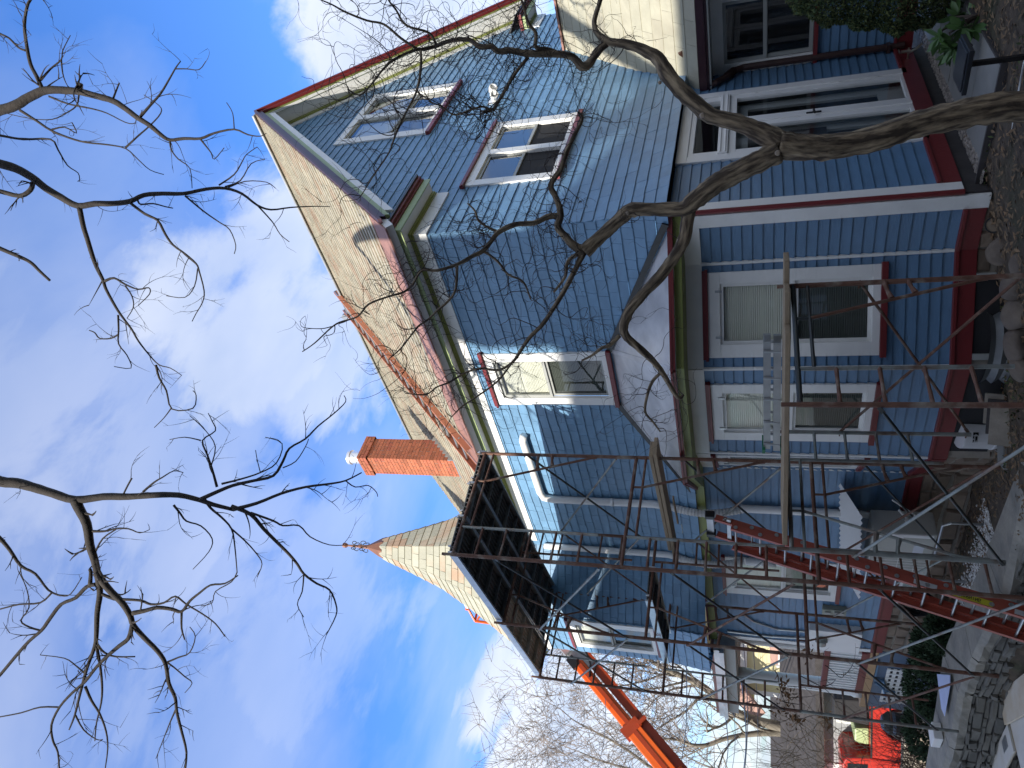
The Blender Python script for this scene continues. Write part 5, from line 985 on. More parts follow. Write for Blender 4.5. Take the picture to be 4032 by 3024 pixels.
subs = [
 (ZR(0, 0, f1, [(280, 590), (240, 500), (200, 420), (175, 300), (160, 160), (185, 20), (240, -40)], 13, 7)), (ZR(0, 0, f1, [(265, 525), (330, 450), (400, 390), (410, 330), (460, 230)], 7, 2)), (ZR(0, 0, f1, [(400, 390), (410, 480), (430, 540), (460, 590)], 5, 2)),
 (ZR(0, 0, f1, [(130, 720), (240, 790), (330, 850), (450, 900), (560, 930), (700, 945), (820, 970), (900, 1040), (980, 1110), (1070, 1140)], 9, 2)), (ZR(0, 0, f1, [(820, 965), (900, 890), (980, 820), (1050, 740), (1040, 690), (940, 620)], 6, 2)),
 (ZR(0, 0, f1, [(910, 770), (980, 690), (1050, 610), (1110, 510), (1150, 440), (1180, 400)], 9, 3)), (ZR(0, 0, f1, [(1145, 450), (1220, 450), (1300, 455), (1345, 400)], 4, 2)), (ZR(0, 0, f1, [(1110, 920), (1120, 980), (1165, 1040), (1240, 1100), (1255, 1230)], 6, 2)),
 (ZR(0, 0, f1, [(1310, 910), (1350, 960), (1380, 1000), (1400, 1040), (1465, 965)], 6, 2)), (ZR(0, 0, f1, [(320, 630), (450, 680), (600, 710), (700, 740), (820, 800), (880, 805), (890, 770)], 6, 2)), (ZR(0, 0, f1, [(-100, 870), (0, 885), (150, 910), (330, 910), (380, 980), (440, 1080), (510, 1130), (520, 1180)], 9, 2)),
 (ZR(0, 0, f1, [(510, 605), (518, 580), (525, 545)], 20, 15)), (ZR(0, 0, f1, [(-60, 180), (0, 220), (60, 250), (120, 310), (165, 330)], 6, 6)), (ZR(0, 0, f1, [(1530, 845), (1520, 740), (1480, 670)], 4, 2)), (ZR(0, 0, f1, [(735, 655), (760, 590), (780, 540)], 6, 4)),
 (ZR(0, 0, f1, [(515, 620), (500, 690), (430, 740), (340, 780), (200, 775), (40, 740)], 5, 2)), (ZR(0, 0, f1, [(330, 850), (420, 830), (500, 870), (470, 800)], 5, 3)),
 (ZR(0, 0, f1, [(520, 1360), (545, 1480), (570, 1560), (600, 1659)], 15, 13)+ZR(0, 1000, f2, [(600, 80), (640, 160), (660, 220), (720, 330), (760, 390), (820, 470), (860, 540), (930, 630), (990, 690), (1060, 710), (1130, 755)], 11, 2)),
 (ZR(0, 1000, f2, [(735, 380), (738, 470), (738, 560), (790, 630), (815, 710), (710, 700)], 6, 2)), (ZR(0, 1000, f2, [(737, 500), (690, 525), (620, 525), (590, 490), (555, 475)], 5, 3)), (ZR(0, 1000, f2, [(970, 690), (990, 770), (1035, 850), (1070, 965), (1200, 960), (1220, 880), (1200, 850)], 7, 2)), (ZR(0, 1000, f2, [(1065, 960), (1020, 1020), (960, 1080)], 4, 2)),
 (ZR(0, 1000, f2, [(650, 170), (710, 150), (780, 190), (860, 220), (925, 210), (930, 250), (860, 320)], 8, 2)), (ZR(0, 1000, f2, [(780, 200), (820, 260), (830, 330), (790, 400)], 5, 2)),
 (ZR(0, 0, f1, [(850, 1325), (950, 1400), (1030, 1440), (1080, 1530), (1130, 1600), (1210, 1659)], 9, 6)+ZR(0, 1000, f2, [(1220, 60), (1240, 110), (1270, 230), (1260, 300), (1220, 370), (1195, 420)], 5, 2)), (ZR(0, 1000, f2, [(1230, 90), (1210, 200), (1150, 270), (1035, 260)], 4, 2)),
 (ZR(0, 0, f1, [(1210, 1280), (1330, 1380), (1430, 1450), (1500, 1500), (1540, 1600), (1530, 1659)], 6, 2)), (ZR(0, 0, f1, [(1430, 1210), (1530, 1140), (1580, 1060), (1610, 1010), (1680, 960)], 5, 2)), (ZR(0, 0, f1, [(1470, 1220), (1570, 1180), (1640, 1070), (1730, 1040)], 5, 2)), (ZR(0, 0, f1, [(1470, 1235), (1600, 1185), (1740, 1190), (1800, 1230)], 4, 2)),
 (ZR(0, 0, f1, [(1680, 1340), (1780, 1450), (1830, 1530), (1890, 1580)], 5, 2)), (ZR(0, 0, f1, [(215, 1190), (200, 1240), (130, 1280), (0, 1250), (-80, 1240)], 13, 14)), (ZR(0, 0, f1, [(900, 1310), (920, 1335), (1000, 1330), (1080, 1350), (1130, 1360)], 6, 3)),
 (ZR(0, 1000, f2, [(-60, -60), (80, 0), (150, 30), (200, 60), (250, 110), (310, 165)], 13, 7)),
 (ZR(0, 1000, f2, [(1240, 1530), (1350, 1480), (1450, 1440), (1580, 1410), (1700, 1380), (1760, 1290), (1800, 1210), (1900, 1150), (1980, 1070), (2080, 990), (2150, 920), (2140, 880)], 13, 2)), (ZR(0, 1000, f2, [(1350, 1450), (1320, 1340), (1290, 1250), (1260, 1160), (1340, 1100), (1320, 1040), (1295, 990)], 8, 2)),
 (ZR(0, 1000, f2, [(1380, 1430), (1500, 1400), (1620, 1360), (1720, 1300), (1755, 1180), (1650, 1140)], 7, 2)), (ZR(0, 1000, f2, [(1250, 1160), (1150, 1140), (1055, 1155)], 4, 2)), (ZR(0, 1000, f2, [(1310, 1330), (1340, 1200), (1280, 1100), (1180, 1005)], 4, 2)), (ZR(0, 1000, f2, [(1620, 1360), (1600, 1280), (1590, 1220)], 3, 2)),
 (ZR(0, 1000, f2, [(1450, 1590), (1600, 1550), (1750, 1490), (1900, 1450), (2050, 1430), (2150, 1410), (2250, 1360)], 12, 4)), (ZR(0, 1000, f2, [(2150, 1410), (2210, 1450), (2290, 1440), (2340, 1480), (2350, 1510)], 4, 2)), (ZR(0, 1000, f2, [(1760, 1330), (1840, 1290), (1900, 1200), (1920, 1150)], 4, 2)),
 (ZR(0, 1000, f2, [(770, 1490), (795, 1440), (820, 1395)], 5, 5)), (ZR(0, 1000, f2, [(890, 1480), (960, 1420), (1010, 1390), (1080, 1350), (1140, 1360)], 7, 2)),
 (ZR(0, 2000, f3, [(470, -50), (490, 0), (540, 100), (560, 230), (590, 330), (610, 430), (622, 530), (605, 650), (600, 780), (590, 860), (540, 1000), (500, 1150), (465, 1290), (430, 1380)], 30, 4)), (ZR(0, 2000, f3, [(600, 860), (620, 960), (635, 1100), (630, 1210), (600, 1340), (590, 1450)], 9, 3)),
 (ZR(0, 2000, f3, [(600, 400), (640, 460), (690, 520), (760, 590), (810, 670), (830, 730), (900, 810), (980, 890), (1030, 970), (1050, 1090), (1090, 1180), (1100, 1270), (1130, 1390), (1160, 1520), (1150, 1650)], 22, 5)),
 (ZR(0, 2000, f3, [(825, 720), (800, 810), (740, 860), (670, 920), (600, 990), (530, 1080), (450, 1150), (370, 1240), (320, 1350), (330, 1450), (360, 1520), (370, 1650)], 14, 4)), (ZR(0, 2000, f3, [(530, 1110), (570, 1200), (620, 1280), (660, 1390), (670, 1500), (650, 1650)], 8, 3)),
 (ZR(0, 2000, f3, [(825, 655), (900, 640), (980, 620), (1070, 630), (1130, 645), (1180, 580), (1240, 530), (1310, 480), (1400, 470), (1480, 420)], 14, 4)), (ZR(0, 2000, f3, [(630, 535), (720, 565), (870, 575), (940, 600), (1020, 590), (1090, 550), (1160, 600), (1260, 660), (1340, 720), (1400, 800)], 9, 3)),
 (ZR(0, 2000, f3, [(605, 475), (540, 490), (470, 560), (380, 600), (310, 690), (260, 760), (180, 830), (100, 920), (0, 1040), (-60, 1100)], 12, 8)), (ZR(0, 2000, f3, [(-80, 120), (0, 190), (60, 260), (130, 360), (220, 410), (300, 510), (380, 545), (440, 535), (510, 430)], 13, 2)),
 (ZR(0, 2000, f3, [(560, 480), (565, 400), (555, 380)], 12, 8)), (ZR(0, 2000, f3, [(320, 530), (250, 590), (120, 600), (0, 630)], 6, 4)), (ZR(0, 2000, f3, [(575, 145), (650, 145), (720, 130), (800, 130), (870, 155), (930, 135)], 8, 2)), (ZR(0, 2000, f3, [(590, 280), (640, 190), (720, 135)], 6, 4)),
 (ZR(0, 1900, f3, [(1080, 140), (1120, 190), (1160, 240), (1250, 270), (1320, 350), (1300, 430), (1200, 540)], 7, 2)), (ZR(0, 2000, f3, [(1270, -60), (1310, 0), (1380, 60), (1440, 130), (1460, 230), (1475, 400)], 9, 3)), (ZR(0, 2000, f3, [(1440, 130), (1530, 210), (1600, 290), (1630, 350), (1600, 430)], 5, 2)),
 (ZR(0, 2000, f3, [(1440, -10), (1560, 40), (1640, 130), (1720, 210), (1800, 290), (1850, 350), (1890, 410), (1970, 470), (2050, 510), (2090, 600), (2090, 670), (2030, 790)], 12, 3)), (ZR(0, 2000, f3, [(1560, 30), (1700, 80), (1760, 110), (1860, 110), (1930, 180), (2050, 230), (2160, 230)], 7, 2)),
 (ZR(0, 2000, f3, [(1890, 415), (1880, 520), (1850, 600), (1890, 680)], 5, 2)), (ZR(0, 2000, f3, [(1475, 400), (1440, 460), (1340, 520), (1320, 590), (1250, 610)], 4, 2)), (ZR(0, 2000, f3, [(1130, 650), (1130, 750), (1150, 820)], 7, 4)), (ZR(0, 2000, f3, [(1040, 960), (1110, 930), (1180, 900), (1215, 800), (1180, 740)], 6, 2)),
 (ZR(0, 2000, f3, [(1030, 955), (1080, 990), (1150, 1050), (1195, 1090), (1150, 1150)], 5, 2)), (ZR(0, 2000, f3, [(600, 850), (650, 900), (720, 925), (840, 925)], 7, 4)), (ZR(0, 2000, f3, [(540, 1040), (470, 980), (400, 935), (250, 915)], 5, 2)), (ZR(0, 2000, f3, [(470, 1290), (520, 1380), (600, 1440), (640, 1440)], 5, 2)),
 (ZR(0, 2000, f3, [(375, 1240), (250, 1240), (130, 1275), (0, 1300), (-50, 1310)], 5, 3)), (ZR(0, 2000, f3, [(1095, 1250), (1060, 1330), (1020, 1430), (970, 1560)], 6, 2)), (ZR(0, 2000, f3, [(260, 765), (180, 740), (130, 700), (180, 620), (165, 500), (115, 395)], 6, 2)),
]
q = MB(); tw_ = MB(); r_ = random.Random(12)
fork = Vector((-8.4, -2.2, 6.2))
def skyd(L): return 7.0
for L in big:
    P = [at(u, v, 6.9) for u, v, r in L]; R = [1.12*r*6.9/2851 for u, v, r in L]; pl = limb(q, [fork, fork.lerp(P[0], .5)+Vector((0, 0, .3))]+P, [.12, .10]+R, 8, jit=.05); L_ = pl
    for p, r in pl[8:]:
        if r_.random() < .10: twig(tw_, p, (rvec(r_)+Vector((.3, .3, -.1))), r_.uniform(.15, .45), .004, r_, .22, 1, .05)
for L in subs:
    P = [at(u, v, 6.9+.0*i) for i, (u, v, r) in enumerate(L)]; R = [max(r*1.15, 1.6)*6.9/2851 for u, v, r in L]; pl = limb(q if R[0] > .012 else tw_, P, R, 6)
    for i, (p, r) in enumerate(pl):
        if r_.random() < .24: twig(tw_, p, (pl[min(i+1, len(pl)-1)][0]-p)+rvec(r_)*.05, r_.uniform(.10, .34), max(.003, r*.45), r_, .20, 1, .04, -.02)
q.tube([(-8.9, -2.6, -3.6), (-8.8, -2.6, 0), (-8.6, -2.4, 3.5), fork], [.24, .2, .17, .13], 12)
for L in (0,): pass
q.build('trunk', M['sbark'], st, smooth=True); tw_.build('twigs', M['sbark'], st)
# ---- bare background trees
def bgtree(name, label, base, guides, seed, R0, n0=7, tw=.02, spread=1):
    t_ = thing(name, label, 'tree', 'bare trees beyond the house'); r = random.Random(seed); q, w = MB(), MB()
    for g in guides:
        pl = limb(q, [p for p, _ in g], [x for _, x in g], 8)
        for i, (p, rr) in enumerate(pl):
            if i < 3: continue
            for _ in range(2 if rr < .12 else 1):
                if r.random() < .45: br(q, w, p, (pl[min(i+1, len(pl)-1)][0]-p).normalized()*.8+rvec(r)*.9+Vector((0, 0, .25)), r.uniform(1.4, 3.2)*spread, rr*.45, 3, r, tw)
        br(q, w, pl[-1][0], (pl[-1][0]-pl[-2][0]).normalized(), 2.5*spread, pl[-1][1], 3, r, tw)
    q.build('trunk', M['fbark'], t_, smooth=True); w.build('twigs', mat('tan_brown_twigs', (.20, .165, .14), .9), t_); return t_
def br(q, w, p, d, L, r0, lev, r, tw):
    d = d.normalized(); pts = [p]; n = 5
    for i in range(n): d = (d+rvec(r)*.24+Vector((0, 0, .05))).normalized(); pts.append(pts[-1]+d*L/n)
    r0 = max(r0, .010); (q if r0 > .03 else w).tube(pts, [r0*(1-.6*i/n) for i in range(n+1)], 5 if r0 > .03 else 3, cap=False)
    if lev > 0:
        for i in range(1, n+1):
            for _ in range(1 if i < n else 2):
                if r.random() < .66: br(q, w, pts[i], (d+rvec(r)*.95).normalized(), L*r.uniform(.42, .7), r0*.5, lev-1, r, tw)
def gd(L, d): return [(at(u, v, d), .72*r*d/2851) for u, v, r in L]
D1 = 26
bgtree('bare_tree', 'large pale-barked leafless tree behind the back porch roof', None, [
 gd([(3260, 2890, 34), (3120, 2870, 30), (2985, 2840, 26), (2900, 2805, 22), (2830, 2750, 20), (2760, 2700, 18), (2690, 2665, 15), (2600, 2625, 12), (2545, 2590, 8), (2480, 2560, 4)], D1),
 gd([(3200, 2890, 26), (3050, 2885, 20), (2945, 2892, 15), (2850, 2910, 12), (2780, 2935, 12), (2720, 2932, 9), (2650, 2910, 7), (2580, 2915, 4)], D1),
 gd([(2830, 2750, 10), (2770, 2740, 9), (2740, 2760, 8), (2700, 2800, 6), (2620, 2850, 5), (2560, 2890, 3)], D1)], 5, .4)
bgtree('bare_tree', 'twiggy leafless tree beneath the orange boom, farther from the house', None, [
 gd([(3400, 3090, 26), (3100, 3085, 20), (2800, 3070, 14), (2600, 3040, 10), (2480, 2960, 8), (2380, 2900, 6), (2300, 2860, 4), (2250, 2830, 3)], 30),
 gd([(2620, 3040, 8), (2500, 3030, 6), (2380, 3000, 5), (2280, 2960, 3)], 30)], 9, .3, spread=1.15)
# ================================================================ shrubs
def leafy(name, label, cat, c, rad, n, m, sz, seed, grp=None, sq=(1, 1, 1), up=.0, stem=None, elong=2.2):
    t_ = thing(name, label, cat, grp); r = random.Random(seed); q = MB(); c = Vector(c); ks = [rvec(r) for _ in range(14)]
    for _ in range(n):
        d = rvec(r); f = 1+.28*max(max(0, d.dot(k)-.6)/.4 for k in ks)-.12; R_ = rad*f*r.uniform(.55, 1)**.45; p = c+Vector((d.x*sq[0], d.y*sq[1], d.z*sq[2]))*R_
        e = (d+rvec(r)*.8+Vector((0, 0, up))).normalized(); s = r.uniform(*sz); b = e.cross(rvec(r)).normalized()*s/elong
        q.face([p-e*s*.5, p+b, p+e*s, p-b])
    q.build('foliage', m, t_); s_ = MB(); s_.tube([(c.x, c.y, c.z-rad*sq[2]-.15), c], [.04, .02], 6); s_.build('stem', M['twig'], t_); return t_
everg = mat('dark_evergreen_foliage', (.045, .085, .028), .8, .2, 4, island=.55, col2=(.085, .10, .03), c2=.55, c2scale=3)
c = at(3480, -150, 7.3)
def evb():
    t_ = thing('evergreen_shrub', 'dense dark green evergreen shrub hanging over the wing window', 'shrub'); r = random.Random(31); q = MB()
    prof_ = [(3060, -60), (3150, 60), (3260, 95), (3400, 110), (3520, 130), (3620, 120), (3700, 70), (3830, 40), (3900, 0), (3960, -80)]
    for _ in range(38000):
        u = r.uniform(3040, 3980); k = max(i for i in range(len(prof_)) if prof_[i][0] <= max(u, 3060)); k = min(k, len(prof_)-2); t = (u-prof_[k][0])/(prof_[k+1][0]-prof_[k][0]); vv = prof_[k][1]+(prof_[k+1][1]-prof_[k][1])*t
        back_ = r.random()**1.7; lump = 22*sin(u*.045)+14*sin(u*.11+2); v = vv+lump*.5-back_*420; dpt = 7.3-.55*sin(min(1, back_)*pi)*r.uniform(.3, 1)+r.uniform(-.05, .5)
        p = at(u+r.uniform(-12, 12), v, dpt); e = (rvec(r)+Vector((-.4, .1, .2))).normalized(); s = r.uniform(.012, .034); b = e.cross(rvec(r)).normalized()*s/3.2; q.face([p-e*s*.5, p+b, p+e*s, p-b])
    q.build('foliage', everg, t_); s_ = MB(); b0 = at(3600, -160, 7.4); s_.tube([(b0.x, b0.y, -2.1), b0, at(3200, -150, 7.4)], [.06, .04, .02], 6)
    for _ in range(30): a, b = at(r.uniform(3200, 3900), -150, 7.4), at(r.uniform(3100, 3900), r.uniform(0, 60), 7.2); s_.tube([a, b], [.01, .004], 4)
    s_.build('stem', M['twig'], t_)
evb()
rho = mat('rhododendron_leaf', (.07, .14, .04), .4, .12, 4, island=.35)
t_ = thing('broadleaf_shrub', 'low shrub with glossy oval leaves drooping over the flagstone path', 'shrub'); r_ = random.Random(8); q = MB(); s_ = MB(); b0 = on(3850, 60, (0, 0, 1), -1.95)
for (u, v, d) in ((3700, 145, 6.7), (3745, 165, 6.7), (3790, 110, 6.6), (3830, 110, 6.6), (3760, 190, 6.7), (3860, 150, 6.9), (3850, 200, 6.9), (3800, 215, 7.0), (3740, 210, 7.2), (3880, 180, 6.8), (3770, 60, 7.1), (3840, 70, 6.9)):
    c = at(u, v, d); s_.tube([b0, b0.lerp(c, .6)+Vector((0, 0, .1)), c], [.012, .008, .004], 5)
    ax = (c-b0).normalized()
    for k in range(9):
        th = k*2.4; e = (ax.cross(Vector((0, 0, 1))).normalized()*cos(th)+ax.cross(Vector((0, 0, 1))).cross(ax).normalized()*sin(th)+ax*r_.uniform(.1, .6)).normalized(); L_ = r_.uniform(.12, .19); w = L_*.19; sd_ = e.cross(rvec(r_)).normalized(); n_ = e.cross(sd_)
        P = [c, c+e*L_*.3+sd_*w-n_*.006, c+e*L_*.7+sd_*w*.95-n_*.008, c+e*L_, c+e*L_*.7-sd_*w*.95-n_*.008, c+e*L_*.3-sd_*w-n_*.006, c+e*L_*.5]
        n = len(q.v); q.v += [tuple(p) for p in P]; q.f += [[n, n+1, n+6], [n+1, n+2, n+6], [n+2, n+3, n+6], [n+3, n+4, n+6], [n+4, n+5, n+6], [n+5, n, n+6]]
q.build('foliage', rho, t_, smooth=True); s_.build('stem', M['twig'], t_)
jun = mat('grey_green_juniper', (.035, .065, .03), .85, .2, 4, island=.5)
for i, (x, y, z, R_, lb) in enumerate(((-.78, 6.75, -2.5, .30, 'small dark juniper close to the heat pump end of the wall'), (-.62, 7.6, -2.55, .42, 'dark juniper in front of the stone foundation corner'), (-.7, 8.6, -2.6, .48, 'broad juniper between the capstones and the porch lattice'), (-.9, 9.7, -2.7, .5, 'farthest juniper beyond the porch lattice'))):
    leafy('juniper', lb, 'shrub', (x, y, z), R_, 5200, jun, (.02, .05), 50+i, 'dark junipers behind the capstones', (1, 1.15, .75), .6)
def brush(name, label, pts, seed, m, n=130, L=(.5, 1.2), grp='tangled bare shrubs'):
    q = MB(); r = random.Random(seed)
    for _ in range(n):
        c = Vector(r.choice(pts))+Vector((r.gauss(0, .35), r.gauss(0, .35), r.uniform(-.3, .25))); twig(q, c, rvec(r)+Vector((0, 0, .9)), r.uniform(*L), r.uniform(.004, .008), r, .24, 1, .12)
    return tag(q.build(name, m), label, 'shrub', grp)
ttan = mat('tan_twig', (.24, .18, .11), .9, island=.3); tred = mat('reddish_brown_twig', (.085, .05, .038), .9)
brush('bare_shrub', 'reddish brown leafless shrub at the far end of the capstones', [(-1.0, 10.4, -2.7), (-.8, 11.2, -2.7), (-1.2, 11.6, -2.9), (-1.0, 12.2, -2.9)], 3, tred, 260)
brush('bare_shrub', 'pale tan tangle of bare branches left of the porch', [tuple(at(u, v, 14)) for u, v in ((3300, 2990), (3380, 3010), (3200, 3000), (3150, 2960), (3100, 2990))], 4, ttan, 90, (.8, 1.9))
r_ = random.Random(5); q = MB(); s_ = MB()
for cc in ((3085, 2700), (3100, 2745), (3075, 2790), (3130, 2830), (3185, 2580), (3250, 2830)):
    c0_ = at(*cc, 11.0)
    for _ in range(46): p = c0_+rvec(r_)*r_.uniform(.02, .16); e = rvec(r_); s = r_.uniform(.02, .05); b = e.cross(rvec(r_)).normalized()*s*.4; q.face([p-e*s, p+b, p+e*s, p-b])
    twig(s_, c0_+Vector((0, 0, -.05)), Vector((.1, -.2, -1)), .5, .006, r_, .2, 1, .08)
t_ = thing('climbing_vine', 'leafless vine with clusters of withered brown leaves by the porch post', 'vine'); q.build('foliage', mat('withered_leaf', (.20, .11, .05), .9, island=.4), t_)
for cc in ((3050, 2640), (3150, 2660), (3250, 2620), (3240, 2700), (3080, 2760)): twig(s_, at(*cc, 10.9), Vector((.1, .5, -.3)), .9, .008, r_, .25, 2, .08)
s_.build('stem', M['twig'], t_)
# ================================================================ back porch
pt = thing('back_porch', 'white balustraded back porch with red rails and lattice skirt', 'porch')
q = MB(); FB.box(q, 9.0, 11.25, -1.96, -1.83, -1.5, .03); q.build('floor_board', mat('tan_floor_board', (.42, .26, .13), .6, .1, 5), pt)
q = MB(); FB.box(q, 9.05, 10.64, -1.18, -1.10, -.03, .05); FB.box(q, 9.05, 10.64, -1.20, -1.17, -.02, .03); q.build('top_rail', M['red'], pt); q = MB(); FB.box(q, 9.05, 10.64, -1.78, -1.70, -.03, .05); FB.box(q, 9.05, 10.64, -1.83, -1.78, -.01, .03); q.build('bottom_rail', M['red'], pt)
for i in range(16): q = MB(); a = 9.12+i*.098; FB.box(q, a, a+.04, -1.70, -1.20, -.01, .03); q.build('baluster', M['white'], pt)
q = MB(); q.lathe([(.17, -1.83), (.17, -1.7), (.145, -1.66), (.125, .1), (.15, .2), (.15, .40)], (.12, 10.80, 0), 20); q.build('porch_column', M['white'], pt, smooth=True); q = MB(); q.lathe([(.12, -1.83), (.11, .40)], (1.4, 11.8, 0), 16); q.build('porch_column', M['white'], pt)
q = MB(); FB.box(q, 9.0, 11.9, .40, .55, -2, .05); FB.box(q, 8.95, 11.9, .42, .68, -2.1, .22); q.build('porch_eave', M['sash'], pt); q = MB(); FB.box(q, 9.0, 11.95, .68, .80, -2, .30); FB.box(q, 9.0, 11.95, .62, .70, .22, .34); q.build('porch_gutter', M['silver'], pt)
q = MB(); FB.box(q, 9.0, 11.9, .80, .86, -2, .26); q.build('porch_roof', M['copper'], pt)
skirtm = mat('slate_blue_skirt', (.085, .13, .20), .5, .08, 4)
q = MB(); FB.box(q, 9.0, 11.25, -3.4, -1.97, -.05, .0); q.build('skirt', skirtm, pt)
q = MB()
for i in range(9): a = 9.58+i*.16; FB.box(q, a, a+.05, -2.60, -2.15, .012, .025)
for k in range(5): z = -2.17-.1*k; FB.box(q, 9.56, 10.95, z-.035, z+.02, .005, .02)
q.build('lattice', M['white'], pt)
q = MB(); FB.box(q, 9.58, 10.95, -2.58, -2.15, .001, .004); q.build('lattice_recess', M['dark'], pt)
q = MB(); FB.box(q, 9.3, 9.9, -2.0, -1.97, .0, .03); q.tube([FB.p(10.0, -1.98, .03), FB.p(10.0, -2.12, .05), FB.p(10.35, -2.2, .06), FB.p(10.4, -2.35, .06)], .03, 6); q.tube([FB.p(10.1, -2.0, .05), FB.p(10.25, -2.15, .08), FB.p(10.6, -2.22, .06)], .025, 6); q.build('blue_pipework', M['clap'], pt)
t_ = thing('grill', 'dark covered barrel standing before the porch lattice', 'barrel'); q = MB(); q.lathe([(.16, -2.75), (.19, -2.7), (.20, -2.3), (.12, -2.2), (.0, -2.18)], (-.42, 10.9, .05), 18); q.build('body', mat('dark_grey_green', (.045, .055, .05), .5), t_); q = MB(); q.lathe([(.205, -2.42), (.205, -2.38), (.12, -2.20), (.0, -2.17)], (-.42, 10.9, .06), 18); q.build('lid', mat('blue_grey_lid', (.13, .18, .25), .4), t_)
# ================================================================ street beyond: houses, pickup, car, lift, wires
struct(MB().face([(-60, 12, -4.3), (80, 12, -4.3), (80, 13, -4.3), (-60, 13, -4.3)]).build('kerb_strip', M['fstone']))
def placef(u, v, d, ang): p = at(u, v, d); return p
def house2(label, c, w, dp, h, rh, ang, wall, roofm, wins, trim=M['white'], name='far_house', gable_front=True):
    t_ = thing(name, label, 'house'); a = Vector((cos(ang), sin(ang), 0)); n = Vector((sin(ang), -cos(ang), 0)); F = Fr(c, a, n); z0 = -7
    q = MB(); F.box(q, 0, w, z0, h, -dp, 0)
    z = -4.0
    q2 = MB(); courses(q2, F, [(0, -4), (w, -4), (w, h), (0, h)], -4, .15, .018); 
    if gable_front: courses(q2, F, [(0, h), (w, h), (w/2, h+rh)], h, .15, .018)
    F2_ = Fr(F.p(0, 0, 0), -n, -a); courses(q2, F2_, [(0, -4), (dp, -4), (dp, h), (0, h)], -4, .15, .018)
    q.build('core', wall, t_); q2.build('wall', wall, t_)
    q = MB()
    if gable_front:
        for s in (0, 1):
            e = F.p(-.5, h-.4, .5) if s == 0 else F.p(w+.5, h-.4, .5); r = F.p(w/2, h+rh+.1, .5); k = -n*(dp+1); q.hexa([e, r, r+k, e+k, e+Vector((0, 0, .25)), r+Vector((0, 0, .25)), r+k+Vector((0, 0, .25)), e+k+Vector((0, 0, .25))])
    else: 
        e = F.p(-.4, h-.1, .5); r = F.p(-.4, h+rh, -dp/2); k = a*(w+.8); q.hexa([e, r, r+k, e+k]+[x+Vector((0, 0, .2)) for x in (e, r, r+k, e+k)])
        e = F.p(-.4, h-.1, -dp-.5); q.hexa([e, r, r+k, e+k]+[x+Vector((0, 0, .2)) for x in (e, r, r+k, e+k)])
    q.build('roof', roofm, t_)
    q = MB(); F.box(q, -.02, .14, -4, h, 0, .05); F.box(q, w-.14, w+.02, -4, h, 0, .05); F.box(q, -.1, w+.1, h-.15, h+.1, 0, .08); q.build('trim', trim, t_)
    for (x, z, ww, hh) in wins:
        q = MB(); F.box(q, x-.12, x+ww+.12, z-.12, z, 0, .07); F.box(q, x-.12, x+ww+.12, z+hh, z+hh+.14, 0, .07); F.box(q, x-.12, x, z, z+hh, 0, .069); F.box(q, x+ww, x+ww+.12, z, z+hh, 0, .069); F.box(q, x, x+ww, z+hh/2-.03, z+hh/2+.03, 0, .05)
        wn = q.build('window', trim, t_); q = MB(); F.quad(q, x, x+ww, z, z+hh, .03); q.build('pane', mat('far_pane', (.03, .04, .05), .1), wn)
    return t_, F
yel = mat('pale_yellow_siding', (.62, .56, .32), .6, .05, 1); gry = mat('grey_siding', (.30, .31, .32), .7, .06, 1); pinkb = mat('pinkish_fascia', (.45, .27, .22), .6)
c = at(3040, 2740, 27); yh, Fy = house2('pale yellow clapboard house behind the back porch', Vector((c.x, c.y, 0)), 9.5, 8, .6, 4.2, radians(-42), yel, M['slate2'], [(1.2, -2.2, .9, 1.5), (3.6, -2.0, .9, 1.5), (5.6, -2.0, 1.0, 1.5), (3.6, .9, .8, 1.2)])
q = MB(); Fy.box(q, 2.2, 5.2, -3.6, -.6, .6, 2.2); q.build('entry_wing', gry, yh); q = MB(); Fy.box(q, 1.9, 5.5, -.6, -.35, .4, 2.5); q.build('porch_roof', pinkb, yh); q = MB()
for x in (2.3, 3.7, 5.1): Fy.box(q, x, x+.14, -3.5, -.6, 2.3, 2.44)
q.build('porch_post', M['white'], yh)
q = MB(); a_ = Fy.p(-.6, .0, .6); b_ = Fy.p(4.8, 4.9, .6); q.bar(a_, b_, .12, .5, up=(0, 0, 1)); q.build('bargeboard', pinkb, yh)
c = at(3120, 3000, 21); house2('grey shed with a shallow roof left of the parked car', Vector((c.x, c.y, 0)), 4.2, 3, -1.6, .8, radians(-38), gry, M['fstone'], [(1.4, -2.9, .8, .7)], name='shed', gable_front=False)
c = at(3060, 3090, 34); house2('low dark brown building at the left edge of the street', Vector((c.x, c.y, 0)), 12, 6, -2.2, 1.5, radians(-40), mat('weathered_boards', (.17, .14, .11), .9, .3, 2), M['fstone'], [(2, -3.6, 1, 1), (5, -3.6, 1, 1)], gable_front=False)
def vehicle(root, F, L_, body, glassm, prof, w, wheels, zc, wr):
    q = MB(); q.prism(prof, 0, w, lambda x, z, h: F.p(x, z, -h)); q.build('body', body, root, bevel=.05)
    for x in wheels:
        for d in (.02, -w-.0): 
            q = MB(); c = F.p(x, zc, d); q.lathe([(wr*.6, -.12), (wr, -.10), (wr, .08), (wr*.62, .10)], c, 22, F.n); wh = q.build('wheel', M['black'], root); q = MB(); q.lathe([(wr*.62, .06), (wr*.56, .085), (wr*.2, .07), (0, .10)], c, 14, F.n); q.build('rim', M['alu'], wh)
pk = thing('pickup_truck', 'red pickup truck with a loaded bed parked below the porch', 'pickup truck'); dP = 19.0
pc_ = at(3535, 2855, dP); ang = math.atan2(.78, -.62); a_ = Vector((cos(ang), sin(ang), 0)); FP = Fr(pc_, a_, Vector((-a_.y, a_.x, 0)) if (Vector((-a_.y, a_.x, 0))).dot(CAM-pc_) > 0 else Vector((a_.y, -a_.x, 0)))
